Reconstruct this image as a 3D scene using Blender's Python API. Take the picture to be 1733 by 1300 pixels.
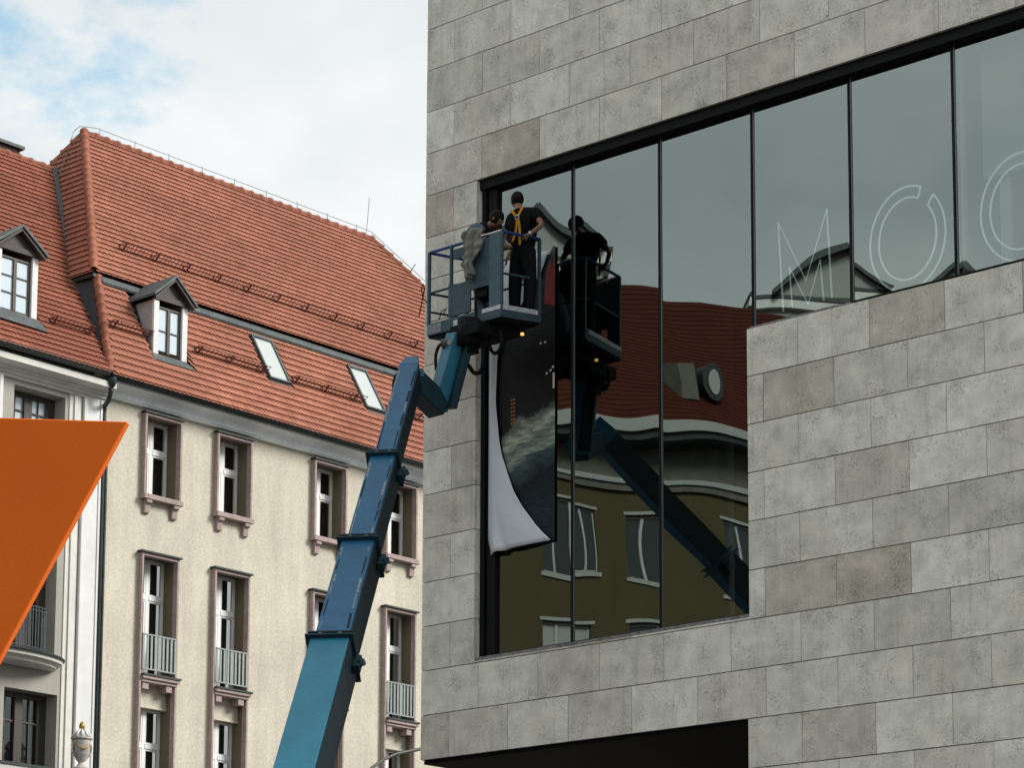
import bpy, bmesh, math, random
from mathutils import Vector, Matrix
random.seed(7)
S = bpy.context.scene
for o in list(bpy.data.objects): bpy.data.objects.remove(o)
COL = S.collection
R = math.radians

# ------------------------------------------------------------------ camera
cd = bpy.data.cameras.new('camera'); cam = bpy.data.objects.new('camera', cd); COL.objects.link(cam)
rt = Vector((0.74192347, 0.67044683, 0.00711408)); up = Vector((0.09520749, -0.11584858, 0.9886934)); fw = Vector((-0.66369051, 0.73285753, 0.14978234))
m = Matrix((rt, up, -fw)).transposed().to_4x4(); m.translation = Vector((24.88958, -26.50618, 1.5991673)); cam.matrix_world = m
cd.sensor_fit = 'HORIZONTAL'; cd.sensor_width = 36; cd.lens = 4481.12/1733*36
cd.shift_x = (866.5-791.75)/1733; cd.shift_y = (1276.745-650)/1733
cd.clip_start = 0.5; cd.clip_end = 3000
S.camera = cam
S.render.resolution_x = 1024; S.render.resolution_y = 769
# ------------------------------------------------------------------ world and sun
SUN_EL, SUN_AZ = R(34), R(38)            # azimuth measured from +X towards +Y
W = bpy.data.worlds.new('World'); S.world = W; W.use_nodes = True
nt = W.node_tree; nt.nodes.clear()
def N(t, typ, **k):
    n = t.nodes.new(typ)
    for a, b in k.items(): setattr(n, a, b)
    return n
wo = N(nt, 'ShaderNodeOutputWorld'); sky = N(nt, 'ShaderNodeTexSky', sky_type='NISHITA'); sky.sun_disc = False
sky.sun_elevation = SUN_EL; sky.sun_rotation = math.pi/2-SUN_AZ; sky.air_density = 1.4; sky.dust_density = 1.5
b1 = N(nt, 'ShaderNodeBackground'); b1.inputs[1].default_value = 0.15; b1.inputs[1].default_value = 0.15; vmn = N(nt, 'ShaderNodeVectorMath', operation='MULTIPLY'); vmn.inputs[1].default_value = (1.35, 1.6, 1.5); nt.links.new(sky.outputs[0], vmn.inputs[0]); nt.links.new(vmn.outputs[0], b1.inputs[0])
b2 = N(nt, 'ShaderNodeBackground'); b2.inputs[1].default_value = 1.20
tc = N(nt, 'ShaderNodeTexCoord'); mp = N(nt, 'ShaderNodeMapping'); mp.inputs['Scale'].default_value = (1, 1, 1.8); nt.links.new(tc.outputs['Generated'], mp.inputs[0])
n1 = N(nt, 'ShaderNodeTexNoise'); n1.inputs['Scale'].default_value = 5.2; n1.inputs['Detail'].default_value = 5; n1.inputs['Roughness'].default_value = .5; n1.inputs['Distortion'].default_value = .25
nt.links.new(mp.outputs[0], n1.inputs['Vector'])
cr = N(nt, 'ShaderNodeValToRGB'); cr.color_ramp.elements[0].position = .30; cr.color_ramp.elements[0].color = (.50, .55, .58, 1)
cr.color_ramp.elements[1].position = .70; cr.color_ramp.elements[1].color = (.80, .82, .82, 1)
nt.links.new(n1.outputs[0], cr.inputs[0]); nt.links.new(cr.outputs[0], b2.inputs[0])
# a gap in the cloud where the blue shows (a feature of the sky itself)
dt = N(nt, 'ShaderNodeVectorMath', operation='DOT_PRODUCT'); dt.inputs[1].default_value = Vector((-0.722, 0.553, 0.413)).normalized()
nm = N(nt, 'ShaderNodeVectorMath', operation='NORMALIZE'); nt.links.new(tc.outputs['Generated'], nm.inputs[0]); nt.links.new(nm.outputs[0], dt.inputs[0])
n2 = N(nt, 'ShaderNodeTexNoise'); n2.inputs['Scale'].default_value = 24; n2.inputs['Detail'].default_value = 5; n2.inputs['Roughness'].default_value = .6; nt.links.new(mp.outputs[0], n2.inputs['Vector'])
ma = N(nt, 'ShaderNodeMath', operation='MULTIPLY_ADD'); ma.inputs[1].default_value = .010; nt.links.new(n2.outputs[0], ma.inputs[0]); nt.links.new(dt.outputs['Value'], ma.inputs[2])
mr = N(nt, 'ShaderNodeMapRange', interpolation_type='SMOOTHSTEP'); mr.inputs[1].default_value = 1.0026; mr.inputs[2].default_value = 1.0062; mr.inputs[3].default_value = 0; mr.inputs[4].default_value = .85
nt.links.new(ma.outputs[0], mr.inputs[0])
mx = N(nt, 'ShaderNodeMixShader'); nt.links.new(mr.outputs[0], mx.inputs[0]); nt.links.new(b2.outputs[0], mx.inputs[1]); nt.links.new(b1.outputs[0], mx.inputs[2]); nt.links.new(mx.outputs[0], wo.inputs[0])
sl = bpy.data.lights.new('sun', 'SUN'); sl.energy = 4.1; sl.angle = R(22); sl.color = (1, .965, .91)
so = bpy.data.objects.new('sun', sl); COL.objects.link(so)
sd = Vector((math.cos(SUN_EL)*math.cos(SUN_AZ), math.cos(SUN_EL)*math.sin(SUN_AZ), math.sin(SUN_EL)))
so.rotation_euler = sd.to_track_quat('Z', 'Y').to_euler()
S.view_settings.view_transform = 'Standard'; S.view_settings.look = 'None'; S.view_settings.exposure = 0.0; S.view_settings.gamma = 1
S.render.engine = 'CYCLES'; S.cycles.max_bounces = 8; S.cycles.transparent_max_bounces = 12; S.cycles.diffuse_bounces = 3; S.cycles.caustics_reflective = False

# ------------------------------------------------------------------ helpers
class MB:
    def __init__(s): s.v = []; s.f = []
    def add(s, vs, fs):
        n = len(s.v); s.v += [tuple(v) for v in vs]; s.f += [tuple(i+n for i in f) for f in fs]; return s
    def box(s, a, b):
        x0, y0, z0 = [min(p, q) for p, q in zip(a, b)]; x1, y1, z1 = [max(p, q) for p, q in zip(a, b)]
        return s.add([(x0,y0,z0),(x1,y0,z0),(x1,y1,z0),(x0,y1,z0),(x0,y0,z1),(x1,y0,z1),(x1,y1,z1),(x0,y1,z1)],
                     [(0,3,2,1),(4,5,6,7),(0,1,5,4),(1,2,6,5),(2,3,7,6),(3,0,4,7)])
    def obox(s, M4, a, b):
        t = MB().box(a, b); return s.add([M4 @ Vector(v) for v in t.v], t.f)
    def bar(s, p, q, w, h=None, side=None):
        p = Vector(p); q = Vector(q); h = h or w; d = (q-p); L = d.length; d.normalize()
        sd_ = Vector(side) if side else (Vector((0,0,1)) if abs(d.z) < .9 else Vector((1,0,0)))
        a = d.cross(sd_).normalized(); b = a.cross(d)
        vs = [p + a*x*w/2 + b*y*h/2 + d*l for l in (0, L) for x, y in ((-1,-1),(1,-1),(1,1),(-1,1))]
        return s.add(vs, [(3,2,1,0),(4,5,6,7),(0,1,5,4),(1,2,6,5),(2,3,7,6),(3,0,4,7)])
    def tube(s, pts, r, seg=8, cap=True):
        pts = [Vector(p) for p in pts]; n0 = len(s.v); prev = None
        for i, p in enumerate(pts):
            d = (pts[min(i+1, len(pts)-1)]-pts[max(i-1, 0)]).normalized()
            if prev is None: a = d.cross(Vector((0,0,1)) if abs(d.z) < .9 else Vector((1,0,0))).normalized()
            else: a = (prev-d*prev.dot(d)).normalized()
            prev = a; b = d.cross(a); rr = r[i] if isinstance(r, (list, tuple)) else r
            for k in range(seg):
                t = 2*math.pi*k/seg; s.v.append(tuple(p+a*math.cos(t)*rr+b*math.sin(t)*rr))
        for i in range(len(pts)-1):
            for k in range(seg):
                k2 = (k+1) % seg; s.f.append((n0+i*seg+k, n0+i*seg+k2, n0+(i+1)*seg+k2, n0+(i+1)*seg+k))
        if cap: s.f.append(tuple(n0+k for k in range(seg))[::-1]); s.f.append(tuple(n0+(len(pts)-1)*seg+k for k in range(seg)))
        return s
    def lathe(s, c, prof, seg=20):
        n0 = len(s.v)
        for r, z in prof:
            for k in range(seg):
                t = 2*math.pi*k/seg; s.v.append((c[0]+r*math.cos(t), c[1]+r*math.sin(t), c[2]+z))
        for i in range(len(prof)-1):
            for k in range(seg):
                k2 = (k+1) % seg; s.f.append((n0+i*seg+k, n0+i*seg+k2, n0+(i+1)*seg+k2, n0+(i+1)*seg+k))
        return s
    def prism(s, poly, off):
        off = Vector(off); n = len(poly); vs = [Vector(p) for p in poly]+[Vector(p)+off for p in poly]
        return s.add(vs, [tuple(range(n))[::-1], tuple(range(n, 2*n))]+[(i, (i+1) % n, n+(i+1) % n, n+i) for i in range(n)])
    def mesh(s, name, mat, smooth=False):
        me = bpy.data.meshes.new(name); me.from_pydata(s.v, [], s.f); me.materials.append(mat)
        bm = bmesh.new(); bm.from_mesh(me); bmesh.ops.recalc_face_normals(bm, faces=bm.faces); bm.to_mesh(me); bm.free()
        if smooth: me.polygons.foreach_set('use_smooth', [True]*len(me.polygons))
        return me
    def build(s, name, mat, parent=None, smooth=False, bevel=0, kind=None):
        me = s.mesh(name, mat, smooth); o = bpy.data.objects.new(name, me); COL.objects.link(o)
        if parent: put(o, parent)
        if bevel:
            b = o.modifiers.new('bevel', 'BEVEL'); b.width = bevel; b.segments = 2; b.limit_method = 'ANGLE'
        if kind: o['kind'] = kind
        return o
def put(o, parent):
    o.parent = parent; o.matrix_parent_inverse = wm(parent).inverted()
_wm = {}
def wm(o):
    return _wm.get(o.name, Matrix.Identity(4))
def tag(o, label=None, cat=None, group=None, kind=None):
    if label: o['label'] = label
    if cat: o['category'] = cat
    if group: o['group'] = group
    if kind: o['kind'] = kind
    return o
def empty(name, loc, label, cat, group=None):
    o = bpy.data.objects.new(name, None); COL.objects.link(o); o.location = loc; o.empty_display_size = .3
    _wm[o.name] = Matrix.Translation(Vector(loc)); return tag(o, label, cat, group)
def inst(name, me, M4, parent):
    o = bpy.data.objects.new(name, me); COL.objects.link(o); o.parent = parent
    o.matrix_parent_inverse = wm(parent).inverted(); o.matrix_world = M4
    o.matrix_basis = M4; return o

# ------------------------------------------------------------------ materials
def mat(name, col, rough=.7, metal=0, spec=None, noise=None, bump=None, rnd=0, coat=0, island=0):
    """noise=(scale, amount, detail) value variation; bump=(scale, strength); rnd = per object value jitter"""
    M = bpy.data.materials.new(name); M.use_nodes = True; t = M.node_tree; p = t.nodes['Principled BSDF']
    p.inputs['Base Color'].default_value = (*col, 1); p.inputs['Roughness'].default_value = rough; p.inputs['Metallic'].default_value = metal
    p.inputs['Specular IOR Level'].default_value = spec if spec is not None else (.12 if rough > .65 else .35)
    tcn = N(t, 'ShaderNodeTexCoord')
    val = None
    def mul(a, b, op='MULTIPLY'):
        x = N(t, 'ShaderNodeMath', operation=op)
        for i, q in enumerate((a, b)):
            if isinstance(q, (int, float)): x.inputs[i].default_value = q
            else: t.links.new(q, x.inputs[i])
        return x.outputs[0]
    if noise:
        specs = noise if isinstance(noise[0], (list, tuple)) else [noise]
        for sc, am, de in specs:
            n = N(t, 'ShaderNodeTexNoise'); n.inputs['Scale'].default_value = sc; n.inputs['Detail'].default_value = de; n.inputs['Roughness'].default_value = .65
            t.links.new(tcn.outputs['Object'], n.inputs['Vector'])
            r = N(t, 'ShaderNodeMapRange'); r.inputs[1].default_value = .3; r.inputs[2].default_value = .7; r.inputs[3].default_value = 1-am; r.inputs[4].default_value = 1+am
            t.links.new(n.outputs[0], r.inputs[0]); val = r.outputs[0] if val is None else mul(val, r.outputs[0])
    if rnd:
        oi = N(t, 'ShaderNodeObjectInfo'); r = N(t, 'ShaderNodeMapRange'); r.inputs[3].default_value = 1-rnd; r.inputs[4].default_value = 1+rnd
        t.links.new(oi.outputs['Random'], r.inputs[0]); val = r.outputs[0] if val is None else mul(val, r.outputs[0])
    if island:
        g = N(t, 'ShaderNodeNewGeometry'); r = N(t, 'ShaderNodeMapRange'); r.inputs[3].default_value = 1-island; r.inputs[4].default_value = 1+island
        t.links.new(g.outputs['Random Per Island'], r.inputs[0]); val = r.outputs[0] if val is None else mul(val, r.outputs[0])
    if val is not None:
        vm = N(t, 'ShaderNodeVectorMath', operation='SCALE'); vm.inputs[0].default_value = col; t.links.new(val, vm.inputs['Scale']); t.links.new(vm.outputs[0], p.inputs['Base Color'])
    if bump:
        n = N(t, 'ShaderNodeTexNoise'); n.inputs['Scale'].default_value = bump[0]; n.inputs['Detail'].default_value = 6; t.links.new(tcn.outputs['Object'], n.inputs['Vector'])
        b = N(t, 'ShaderNodeBump'); b.inputs['Strength'].default_value = bump[1]; b.inputs['Distance'].default_value = .02; t.links.new(n.outputs[0], b.inputs['Height']); t.links.new(b.outputs[0], p.inputs['Normal'])
    if coat: p.inputs['Coat Weight'].default_value = coat
    return M

def stone_mat():
    M = mat('travertine', (.4, .395, .37), .75)
    t = M.node_tree; p = t.nodes['Principled BSDF']; L = t.links.new
    tc_ = N(t, 'ShaderNodeTexCoord'); oi = N(t, 'ShaderNodeObjectInfo')
    of = N(t, 'ShaderNodeVectorMath', operation='SCALE'); of.inputs['Scale'].default_value = 40
    cm = N(t, 'ShaderNodeCombineXYZ'); L(oi.outputs['Random'], cm.inputs[0]); L(oi.outputs['Random'], cm.inputs[2]); L(cm.outputs[0], of.inputs[0])
    ad = N(t, 'ShaderNodeVectorMath', operation='ADD'); L(tc_.outputs['Object'], ad.inputs[0]); L(of.outputs[0], ad.inputs[1])
    r1 = N(t, 'ShaderNodeValToRGB'); e = r1.color_ramp.elements; e[0].position = 0; e[0].color = (.40, .39, .35, 1); e[1].position = 1; e[1].color = (.70, .72, .675, 1)
    for pos, c in ((.03, (.47, .45, .40)), (.10, (.54, .53, .49)), (.3, (.60, .61, .57)), (.42, (.53, .535, .495)), (.58, (.66, .68, .635)), (.72, (.575, .575, .54)), (.86, (.64, .655, .61))):
        k = e.new(pos); k.color = (*c, 1)
    L(oi.outputs['Random'], r1.inputs[0])
    na = N(t, 'ShaderNodeTexNoise'); na.inputs['Scale'].default_value = 2.6; na.inputs['Detail'].default_value = 9; na.inputs['Roughness'].default_value = .68; L(ad.outputs[0], na.inputs['Vector'])
    ra = N(t, 'ShaderNodeMapRange'); ra.inputs[1].default_value = .3; ra.inputs[2].default_value = .7; ra.inputs[3].default_value = .70; ra.inputs[4].default_value = 1.22; L(na.outputs[0], ra.inputs[0])
    # fine dark pits, denser in patches
    mpn = N(t, 'ShaderNodeMapping'); mpn.inputs['Scale'].default_value = (1, 1, .75); L(ad.outputs[0], mpn.inputs[0])
    nb = N(t, 'ShaderNodeTexNoise'); nb.inputs['Scale'].default_value = 34; nb.inputs['Detail'].default_value = 4; nb.inputs['Roughness'].default_value = .7; L(mpn.outputs[0], nb.inputs['Vector'])
    nc = N(t, 'ShaderNodeTexNoise'); nc.inputs['Scale'].default_value = 3.1; nc.inputs['Detail'].default_value = 3; L(ad.outputs[0], nc.inputs['Vector'])
    mm = N(t, 'ShaderNodeMath', operation='MULTIPLY_ADD'); mm.inputs[1].default_value = .55; L(nc.outputs[0], mm.inputs[0]); L(nb.outputs[0], mm.inputs[2])
    rb = N(t, 'ShaderNodeMapRange'); rb.inputs[1].default_value = .83; rb.inputs[2].default_value = .97; rb.inputs[3].default_value = 1; rb.inputs[4].default_value = .6; L(mm.outputs[0], rb.inputs[0])
    nd = N(t, 'ShaderNodeTexNoise'); nd.inputs['Scale'].default_value = 70; nd.inputs['Detail'].default_value = 2; L(ad.outputs[0], nd.inputs['Vector'])
    rd = N(t, 'ShaderNodeMapRange'); rd.inputs[1].default_value = .3; rd.inputs[2].default_value = .7; rd.inputs[3].default_value = .91; rd.inputs[4].default_value = 1.09; L(nd.outputs[0], rd.inputs[0])
    # brownish / ochre blotches on some panels
    ne = N(t, 'ShaderNodeTexNoise'); ne.inputs['Scale'].default_value = 1.3; ne.inputs['Detail'].default_value = 4; L(ad.outputs[0], ne.inputs['Vector'])
    re = N(t, 'ShaderNodeMapRange'); re.inputs[1].default_value = .52; re.inputs[2].default_value = .72; re.inputs[4].default_value = .55; L(ne.outputs[0], re.inputs[0])
    mc = N(t, 'ShaderNodeMix', data_type='RGBA'); L(re.outputs[0], mc.inputs[0]); L(r1.outputs[0], mc.inputs[6]); mc.inputs[7].default_value = (.56, .52, .45, 1)
    x1 = N(t, 'ShaderNodeMath', operation='MULTIPLY'); L(ra.outputs[0], x1.inputs[0]); L(rb.outputs[0], x1.inputs[1])
    x2 = N(t, 'ShaderNodeMath', operation='MULTIPLY'); L(x1.outputs[0], x2.inputs[0]); L(rd.outputs[0], x2.inputs[1])
    # dark rain streaks
    sm = N(t, 'ShaderNodeMapping'); sm.inputs['Scale'].default_value = (9, 9, .5); L(tc_.outputs['Object'], sm.inputs[0])
    nf = N(t, 'ShaderNodeTexNoise'); nf.inputs['Scale'].default_value = 1; nf.inputs['Detail'].default_value = 5; L(sm.outputs[0], nf.inputs['Vector'])
    rf = N(t, 'ShaderNodeMapRange'); rf.inputs[1].default_value = .55; rf.inputs[2].default_value = .8; rf.inputs[3].default_value = 1; rf.inputs[4].default_value = .8; L(nf.outputs[0], rf.inputs[0])
    x3 = N(t, 'ShaderNodeMath', operation='MULTIPLY'); L(x2.outputs[0], x3.inputs[0]); L(rf.outputs[0], x3.inputs[1])
    wmn = N(t, 'ShaderNodeVectorMath', operation='MULTIPLY'); wmn.inputs[1].default_value = (1.24, 1.20, 1.13); L(mc.outputs[2], wmn.inputs[0])
    vs = N(t, 'ShaderNodeVectorMath', operation='SCALE'); L(wmn.outputs[0], vs.inputs[0]); L(x3.outputs[0], vs.inputs['Scale']); L(vs.outputs[0], p.inputs['Base Color'])
    b = N(t, 'ShaderNodeBump'); b.inputs['Strength'].default_value = .25; b.inputs['Distance'].default_value = .01; L(x2.outputs[0], b.inputs['Height']); L(b.outputs[0], p.inputs['Normal'])
    return M

def stucco_mat(name, col, stain=.1, grain=.14):
    M = mat(name, col, .9); t = M.node_tree; p = t.nodes['Principled BSDF']; L = t.links.new
    tc_ = N(t, 'ShaderNodeTexCoord')
    def ns(sc, lo, hi, a=.3, b=.7, det=5, vec=None):
        n = N(t, 'ShaderNodeTexNoise'); n.inputs['Scale'].default_value = sc; n.inputs['Detail'].default_value = det; n.inputs['Roughness'].default_value = .65
        L(vec or tc_.outputs['Object'], n.inputs['Vector'])
        r = N(t, 'ShaderNodeMapRange'); r.inputs[1].default_value = a; r.inputs[2].default_value = b; r.inputs[3].default_value = lo; r.inputs[4].default_value = hi; L(n.outputs[0], r.inputs[0]); return r.outputs[0]
    mpp = N(t, 'ShaderNodeMapping'); mpp.inputs['Scale'].default_value = (2.5, 2.5, .35); L(tc_.outputs['Object'], mpp.inputs[0])
    vals = [ns(16, 1-grain, 1+grain*.5, .35, .65, 6), ns(55, 1-grain, 1+grain*.6), ns(.9, 1-stain, 1+stain*.6), ns(1.2, 1-stain, 1.03, .35, .65, 5, mpp.outputs[0]), ns(30, 1, .7, .62, .78, 2)]
    v = vals[0]
    for w in vals[1:]:
        x = N(t, 'ShaderNodeMath', operation='MULTIPLY'); L(v, x.inputs[0]); L(w, x.inputs[1]); v = x.outputs[0]
    s_ = N(t, 'ShaderNodeVectorMath', operation='SCALE'); s_.inputs[0].default_value = col; L(v, s_.inputs['Scale']); L(s_.outputs[0], p.inputs['Base Color'])
    b = N(t, 'ShaderNodeBump'); b.inputs['Strength'].default_value = .35; b.inputs['Distance'].default_value = .015; L(vals[0], b.inputs['Height']); L(b.outputs[0], p.inputs['Normal'])
    return M

def glass_mat(name, refl, gl_col, tint, rough=0.0):
    M = bpy.data.materials.new(name); M.use_nodes = True; t = M.node_tree; t.nodes.clear(); L = t.links.new
    o = N(t, 'ShaderNodeOutputMaterial'); g = N(t, 'ShaderNodeBsdfGlossy'); g.inputs['Roughness'].default_value = rough; g.inputs['Color'].default_value = (*gl_col, 1)
    tr = N(t, 'ShaderNodeBsdfTransparent'); tr.inputs[0].default_value = (*tint, 1)
    mx_ = N(t, 'ShaderNodeMixShader'); mx_.inputs[0].default_value = refl
    L(tr.outputs[0], mx_.inputs[1]); L(g.outputs[0], mx_.inputs[2]); L(mx_.outputs[0], o.inputs[0])
    return M

STONE = stone_mat()
CORE = mat('dark_core', (.02, .02, .02), .9)
FRAME = mat('black_frame', (.003, .0035, .0035), .7, 0, .25)
MULL = mat('mullion_metal', (.16, .17, .17), .35, .6)
SILLM = mat('sill_metal', (.2, .2, .2), .5, .3, noise=(14, .5, 4))
PANE = glass_mat('curtain_glass', .33, (.76, .88, .83), (.40, .46, .43))
WPANE = glass_mat('window_glass', .10, (.8, .85, .85), (.5, .5, .5))
DPANE = mat('sky_painted_glass', (.62, .72, .78), .05, 0, 1.0)  # sky reflection and curtain behind are put into the pale base colour
CREAM = stucco_mat('cream_stucco', (.66, .615, .505), .12, .14)
REVEAL = stucco_mat('shade_brown_reveal', (.20, .17, .115), .08, .08)  # reveals coloured darker than the wall to carry the recess shade
GREYST = stucco_mat('grey_stucco', (.40, .385, .34), .05, .05)
OLIVE = stucco_mat('shaded_olive_stucco', (.085, .07, .036), .08, .06)  # darkened base stands in for shade on the mirrored house
WHITE = mat('white_paint', (.70, .705, .69), .6, noise=((6, .05, 4), (.8, .06, 3)))
OFFW = mat('offwhite_trim', (.68, .67, .62), .7, noise=((7, .06, 4), (1.2, .08, 3)))
BLUEW = mat('pale_blue_cornice', (.84, .88, .90), .6, noise=((9, .07, 5), (1.1, .12, 4)))
PINK = mat('pink_stone_trim', (.40, .315, .295), .85, noise=((11, .16, 5), (2.2, .12, 3)), bump=(30, .3))
DARKM = mat('dark_zinc', (.035, .045, .045), .5, .2, noise=(9, .35, 4))
ZINC = mat('weathered_zinc', (.09, .105, .105), .6, .1, noise=((5, .3, 4), (20, .2, 3)))
SLATE = mat('dark_slate_cheek', (.05, .055, .06), .8, noise=((12, .35, 4),))
WOODD = mat('dark_brown_wood', (.055, .045, .04), .6, noise=(18, .3, 4))
BROWNF = mat('brown_window_frame', (.06, .05, .045), .5)
UPVC = mat('white_window_frame', (.86, .87, .86), .45, noise=(5, .05, 2))
CHEEK = mat('grey_render', (.42, .40, .37), .85, noise=((7, .15, 5),))
TILE = mat('clay_tile', (.335, .138, .092), .85, noise=((3.2, .12, 5), (.5, .17, 4), (14, .08, 2)), rnd=.05, island=.12)
TILEB = mat('older_clay_tile', (.27, .098, .064), .85, noise=((3.2, .14, 5), (.6, .18, 4)), rnd=.05, island=.15)
TILEU = mat('tile_underlay', (.02, .01, .008), .95)
RUST = mat('rusty_snow_guard', (.14, .055, .042), .8)
RAILM = mat('galvanised_rail', (.25, .28, .27), .55, .3, noise=(20, .12, 3))
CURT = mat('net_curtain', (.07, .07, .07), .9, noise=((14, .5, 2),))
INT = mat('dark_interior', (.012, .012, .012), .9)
BRICK = mat('brown_brick', (.07, .05, .045), .9, noise=(12, .3, 3))
ORANGE = mat('orange_panel', (.86, .165, .018), .75, noise=((60, .04, 3), (.7, .05, 2)))
TEALL = mat('bright_teal_paint', (.020, .155, .235), .45, noise=((2.2, .14, 6), (30, .07, 3)))
TEALD = mat('deep_blue_paint', (.008, .095, .20), .42, noise=((2.5, .2, 6), (24, .1, 3)))
TEALK = mat('dark_teal_steel', (.008, .035, .048), .6, 0, .3, noise=((8, .2, 3),))
SCRATCH = mat('scraped_paint', (.20, .235, .24), .6, noise=((25, .6, 4),))
SLOT = mat('dark_scrape', (.015, .025, .03), .7)  # darker tone used on some of the scraped strips
BOLTM = mat('rusty_bolt', (.12, .09, .075), .6, .5)
PLAT = mat('platform_blue_grey', (.045, .082, .105), .55, noise=((9, .2, 4),))
BLUER = mat('blue_rail', (.02, .07, .23), .4)
RUBBER = mat('black_rubber', (.004, .004, .005), .75, 0, .2)
SCUFF = mat('scuffed_white_tape', (.55, .57, .58), .7, noise=((30, .6, 4),))
TARP = mat('grey_cloth', (.22, .22, .19), .95, noise=((12, .25, 4),))
ASPH = mat('granite_setts', (.085, .082, .08), .9, noise=((3, .2, 5),), bump=(60, .3))
PAVE = mat('pavement', (.22, .21, .2), .9, noise=((2, .15, 5),))
SKIN = mat('skin', (.24, .125, .085), .55)
HAIR = mat('dark_hair', (.008, .006, .005), .7)
BLACKT = mat('black_cotton', (.006, .006, .007), .95)
TROUS = mat('black_trousers', (.008, .009, .010), .95)
HARN = mat('yellow_harness', (.55, .26, .012), .7, noise=(30, .2, 3))
STEEL = mat('bright_steel', (.6, .6, .58), .3, .9)
BLUEG = mat('faded_blue_cloth', (.10, .13, .16), .95, noise=(14, .2, 3))
CYAN = mat('cyan_cloth', (.03, .25, .5), .8)
FILMW = mat('white_film_backing', (.66, .69, .74), .55, noise=((3, .03, 3),), bump=(14, .25))
LETTERM = mat('white_letter_tube', (.85, .88, .88), .4); LETTERM.node_tree.nodes['Principled BSDF'].inputs['Emission Color'].default_value = (.8, .95, .95, 1); LETTERM.node_tree.nodes['Principled BSDF'].inputs['Emission Strength'].default_value = .38  # faint emission added so the tubes are not dim behind the glass
AMBER = mat('amber_lamp', (.9, .5, .1), .3); AMBER.node_tree.nodes['Principled BSDF'].inputs['Emission Color'].default_value = (1, .5, .12, 1); AMBER.node_tree.nodes['Principled BSDF'].inputs['Emission Strength'].default_value = 1.3
PARTN = mat('white_partition', (.75, .78, .74), .8)
GOLD = mat('worn_gilding', (.45, .28, .09), .45, .5)
URNM = mat('weathered_stone_urn', (.46, .44, .40), .8, noise=((16, .25, 5),))
LAMPM = mat('lamp_arm_paint', (.075, .08, .07), .5)
PALE = mat('pale_far_render', (.36, .38, .36), .9)
GREYR = mat('grey_far_roof', (.35, .35, .33), .9)

# ------------------------------------------------------------------ ground
MB().add([(-900,-900,0),(900,-900,0),(900,900,0),(-900,900,0)], [(0,1,2,3)]).build('ground', ASPH, kind='structure')
MB().box((-13.0, -14, 0.004), (-9.6, 60, .12)).build('pavement', PAVE, kind='structure')
MB().box((-2.0, -3.2, 0.004), (14, -.08, .12)).build('pavement', PAVE, kind='structure')

# ------------------------------------------------------------------ stone clad museum
H = .63; HW = .534525; Z0 = 7.006
mus = empty('museum', (0, 0, 0), 'grey stone clad modern building with a long band window and deep overhang', 'building')
zv = lambda v: Z0+v*H
OPX0, OPX1, OPX2 = .985, 5.63, 14.5
def cut(x0, x1, z0, z1):
    """rectangles left of a panel after taking the window opening out"""
    out = [(x0, x1, z0, z1)]
    for (a, b, c, d) in ((OPX0, OPX1, 8.30, 12.05), (OPX0, OPX2, 12.05, zv(13))):
        nx = []
        for (p, q, r_, s_) in out:
            if q <= a+.001 or p >= b-.001 or s_ <= c+.001 or r_ >= d-.001: nx.append((p, q, r_, s_)); continue
            if p < a: nx.append((p, a, r_, s_))
            if q > b: nx.append((b, q, r_, s_))
            if r_ < c-.02: nx.append((max(p, a), min(q, b), r_, c))
            if s_ > d+.02: nx.append((max(p, a), min(q, b), d, s_))
        out = nx
    return out
G = .008
for v in range(-11, 19):
    z0, z1 = zv(v), zv(v+1)
    off = 0 if v % 2 == 1 else 1
    xs = [0]+[HW*k for k in range(1, 25) if (k % 2) == (1 if v % 2 == 0 else 0)]+[HW*24+ (0 if v % 2 else HW)]
    xs = sorted(set(round(x, 5) for x in xs))
    for a, b in zip(xs, xs[1:]):
        if v < 0:
            if b <= 5.6: continue
            a = max(a, 5.598)
            if b-a < .02: continue
        for (p, q, r_, s_) in cut(a, b, z0, z1):
            if q-p < .03 or s_-r_ < .03: continue
            pr_ = random.uniform(0, .003)
            o = MB().box((p+(G/2 if p > .01 else 0), -pr_, r_+G*.8), (q-G/2, .045, s_-G*.8)).build('stone_panel', STONE, mus)
# reveal stones on the left jamb and the side wall's own panels
for v in range(2, 13):
    MB().box((OPX0-.04, .047, zv(v)+G/2+(.045 if v == 2 else 0)), (OPX0-.0005, .30, zv(v+1)-G/2)).build('stone_panel', STONE, mus)
for v in range(0, 19):
    for k in range(6):
        y0 = .05+k*1.069+(-.534 if v % 2 else 0)
        MB().box((-.0005, max(y0, .05)+G/2, zv(v)+G/2), (.04, y0+1.069-G/2, zv(v+1)-G/2)).build('stone_panel', STONE, mus)
core = MB()
core.box((.045, .05, zv(0)+.004), (OPX0-.045, 9, zv(19))); core.box((OPX0-.04, .05, zv(0)+.004), (OPX1, 9, 8.27)); core.box((OPX1+.003, .05, 0), (13.3, 9, 12.02))
core.box((OPX0-.04, .05, zv(13)+.003), (13.3, 9, zv(19)))
core.build('wall_core', CORE, mus)
MB().box((-.02, -.02, zv(19)), (13.4, 9.02, zv(19)+.12)).build('roof_coping', ZINC, mus)
# soffit slats of the overhang and the recessed dark glass wall behind it
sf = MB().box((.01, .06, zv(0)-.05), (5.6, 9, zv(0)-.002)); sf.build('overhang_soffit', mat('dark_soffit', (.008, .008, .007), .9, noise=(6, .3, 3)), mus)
MB().box((1.5, 5, 0), (5.6, 5.2, zv(0)-.05)).build('recessed_wall', FRAME, mus)
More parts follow.
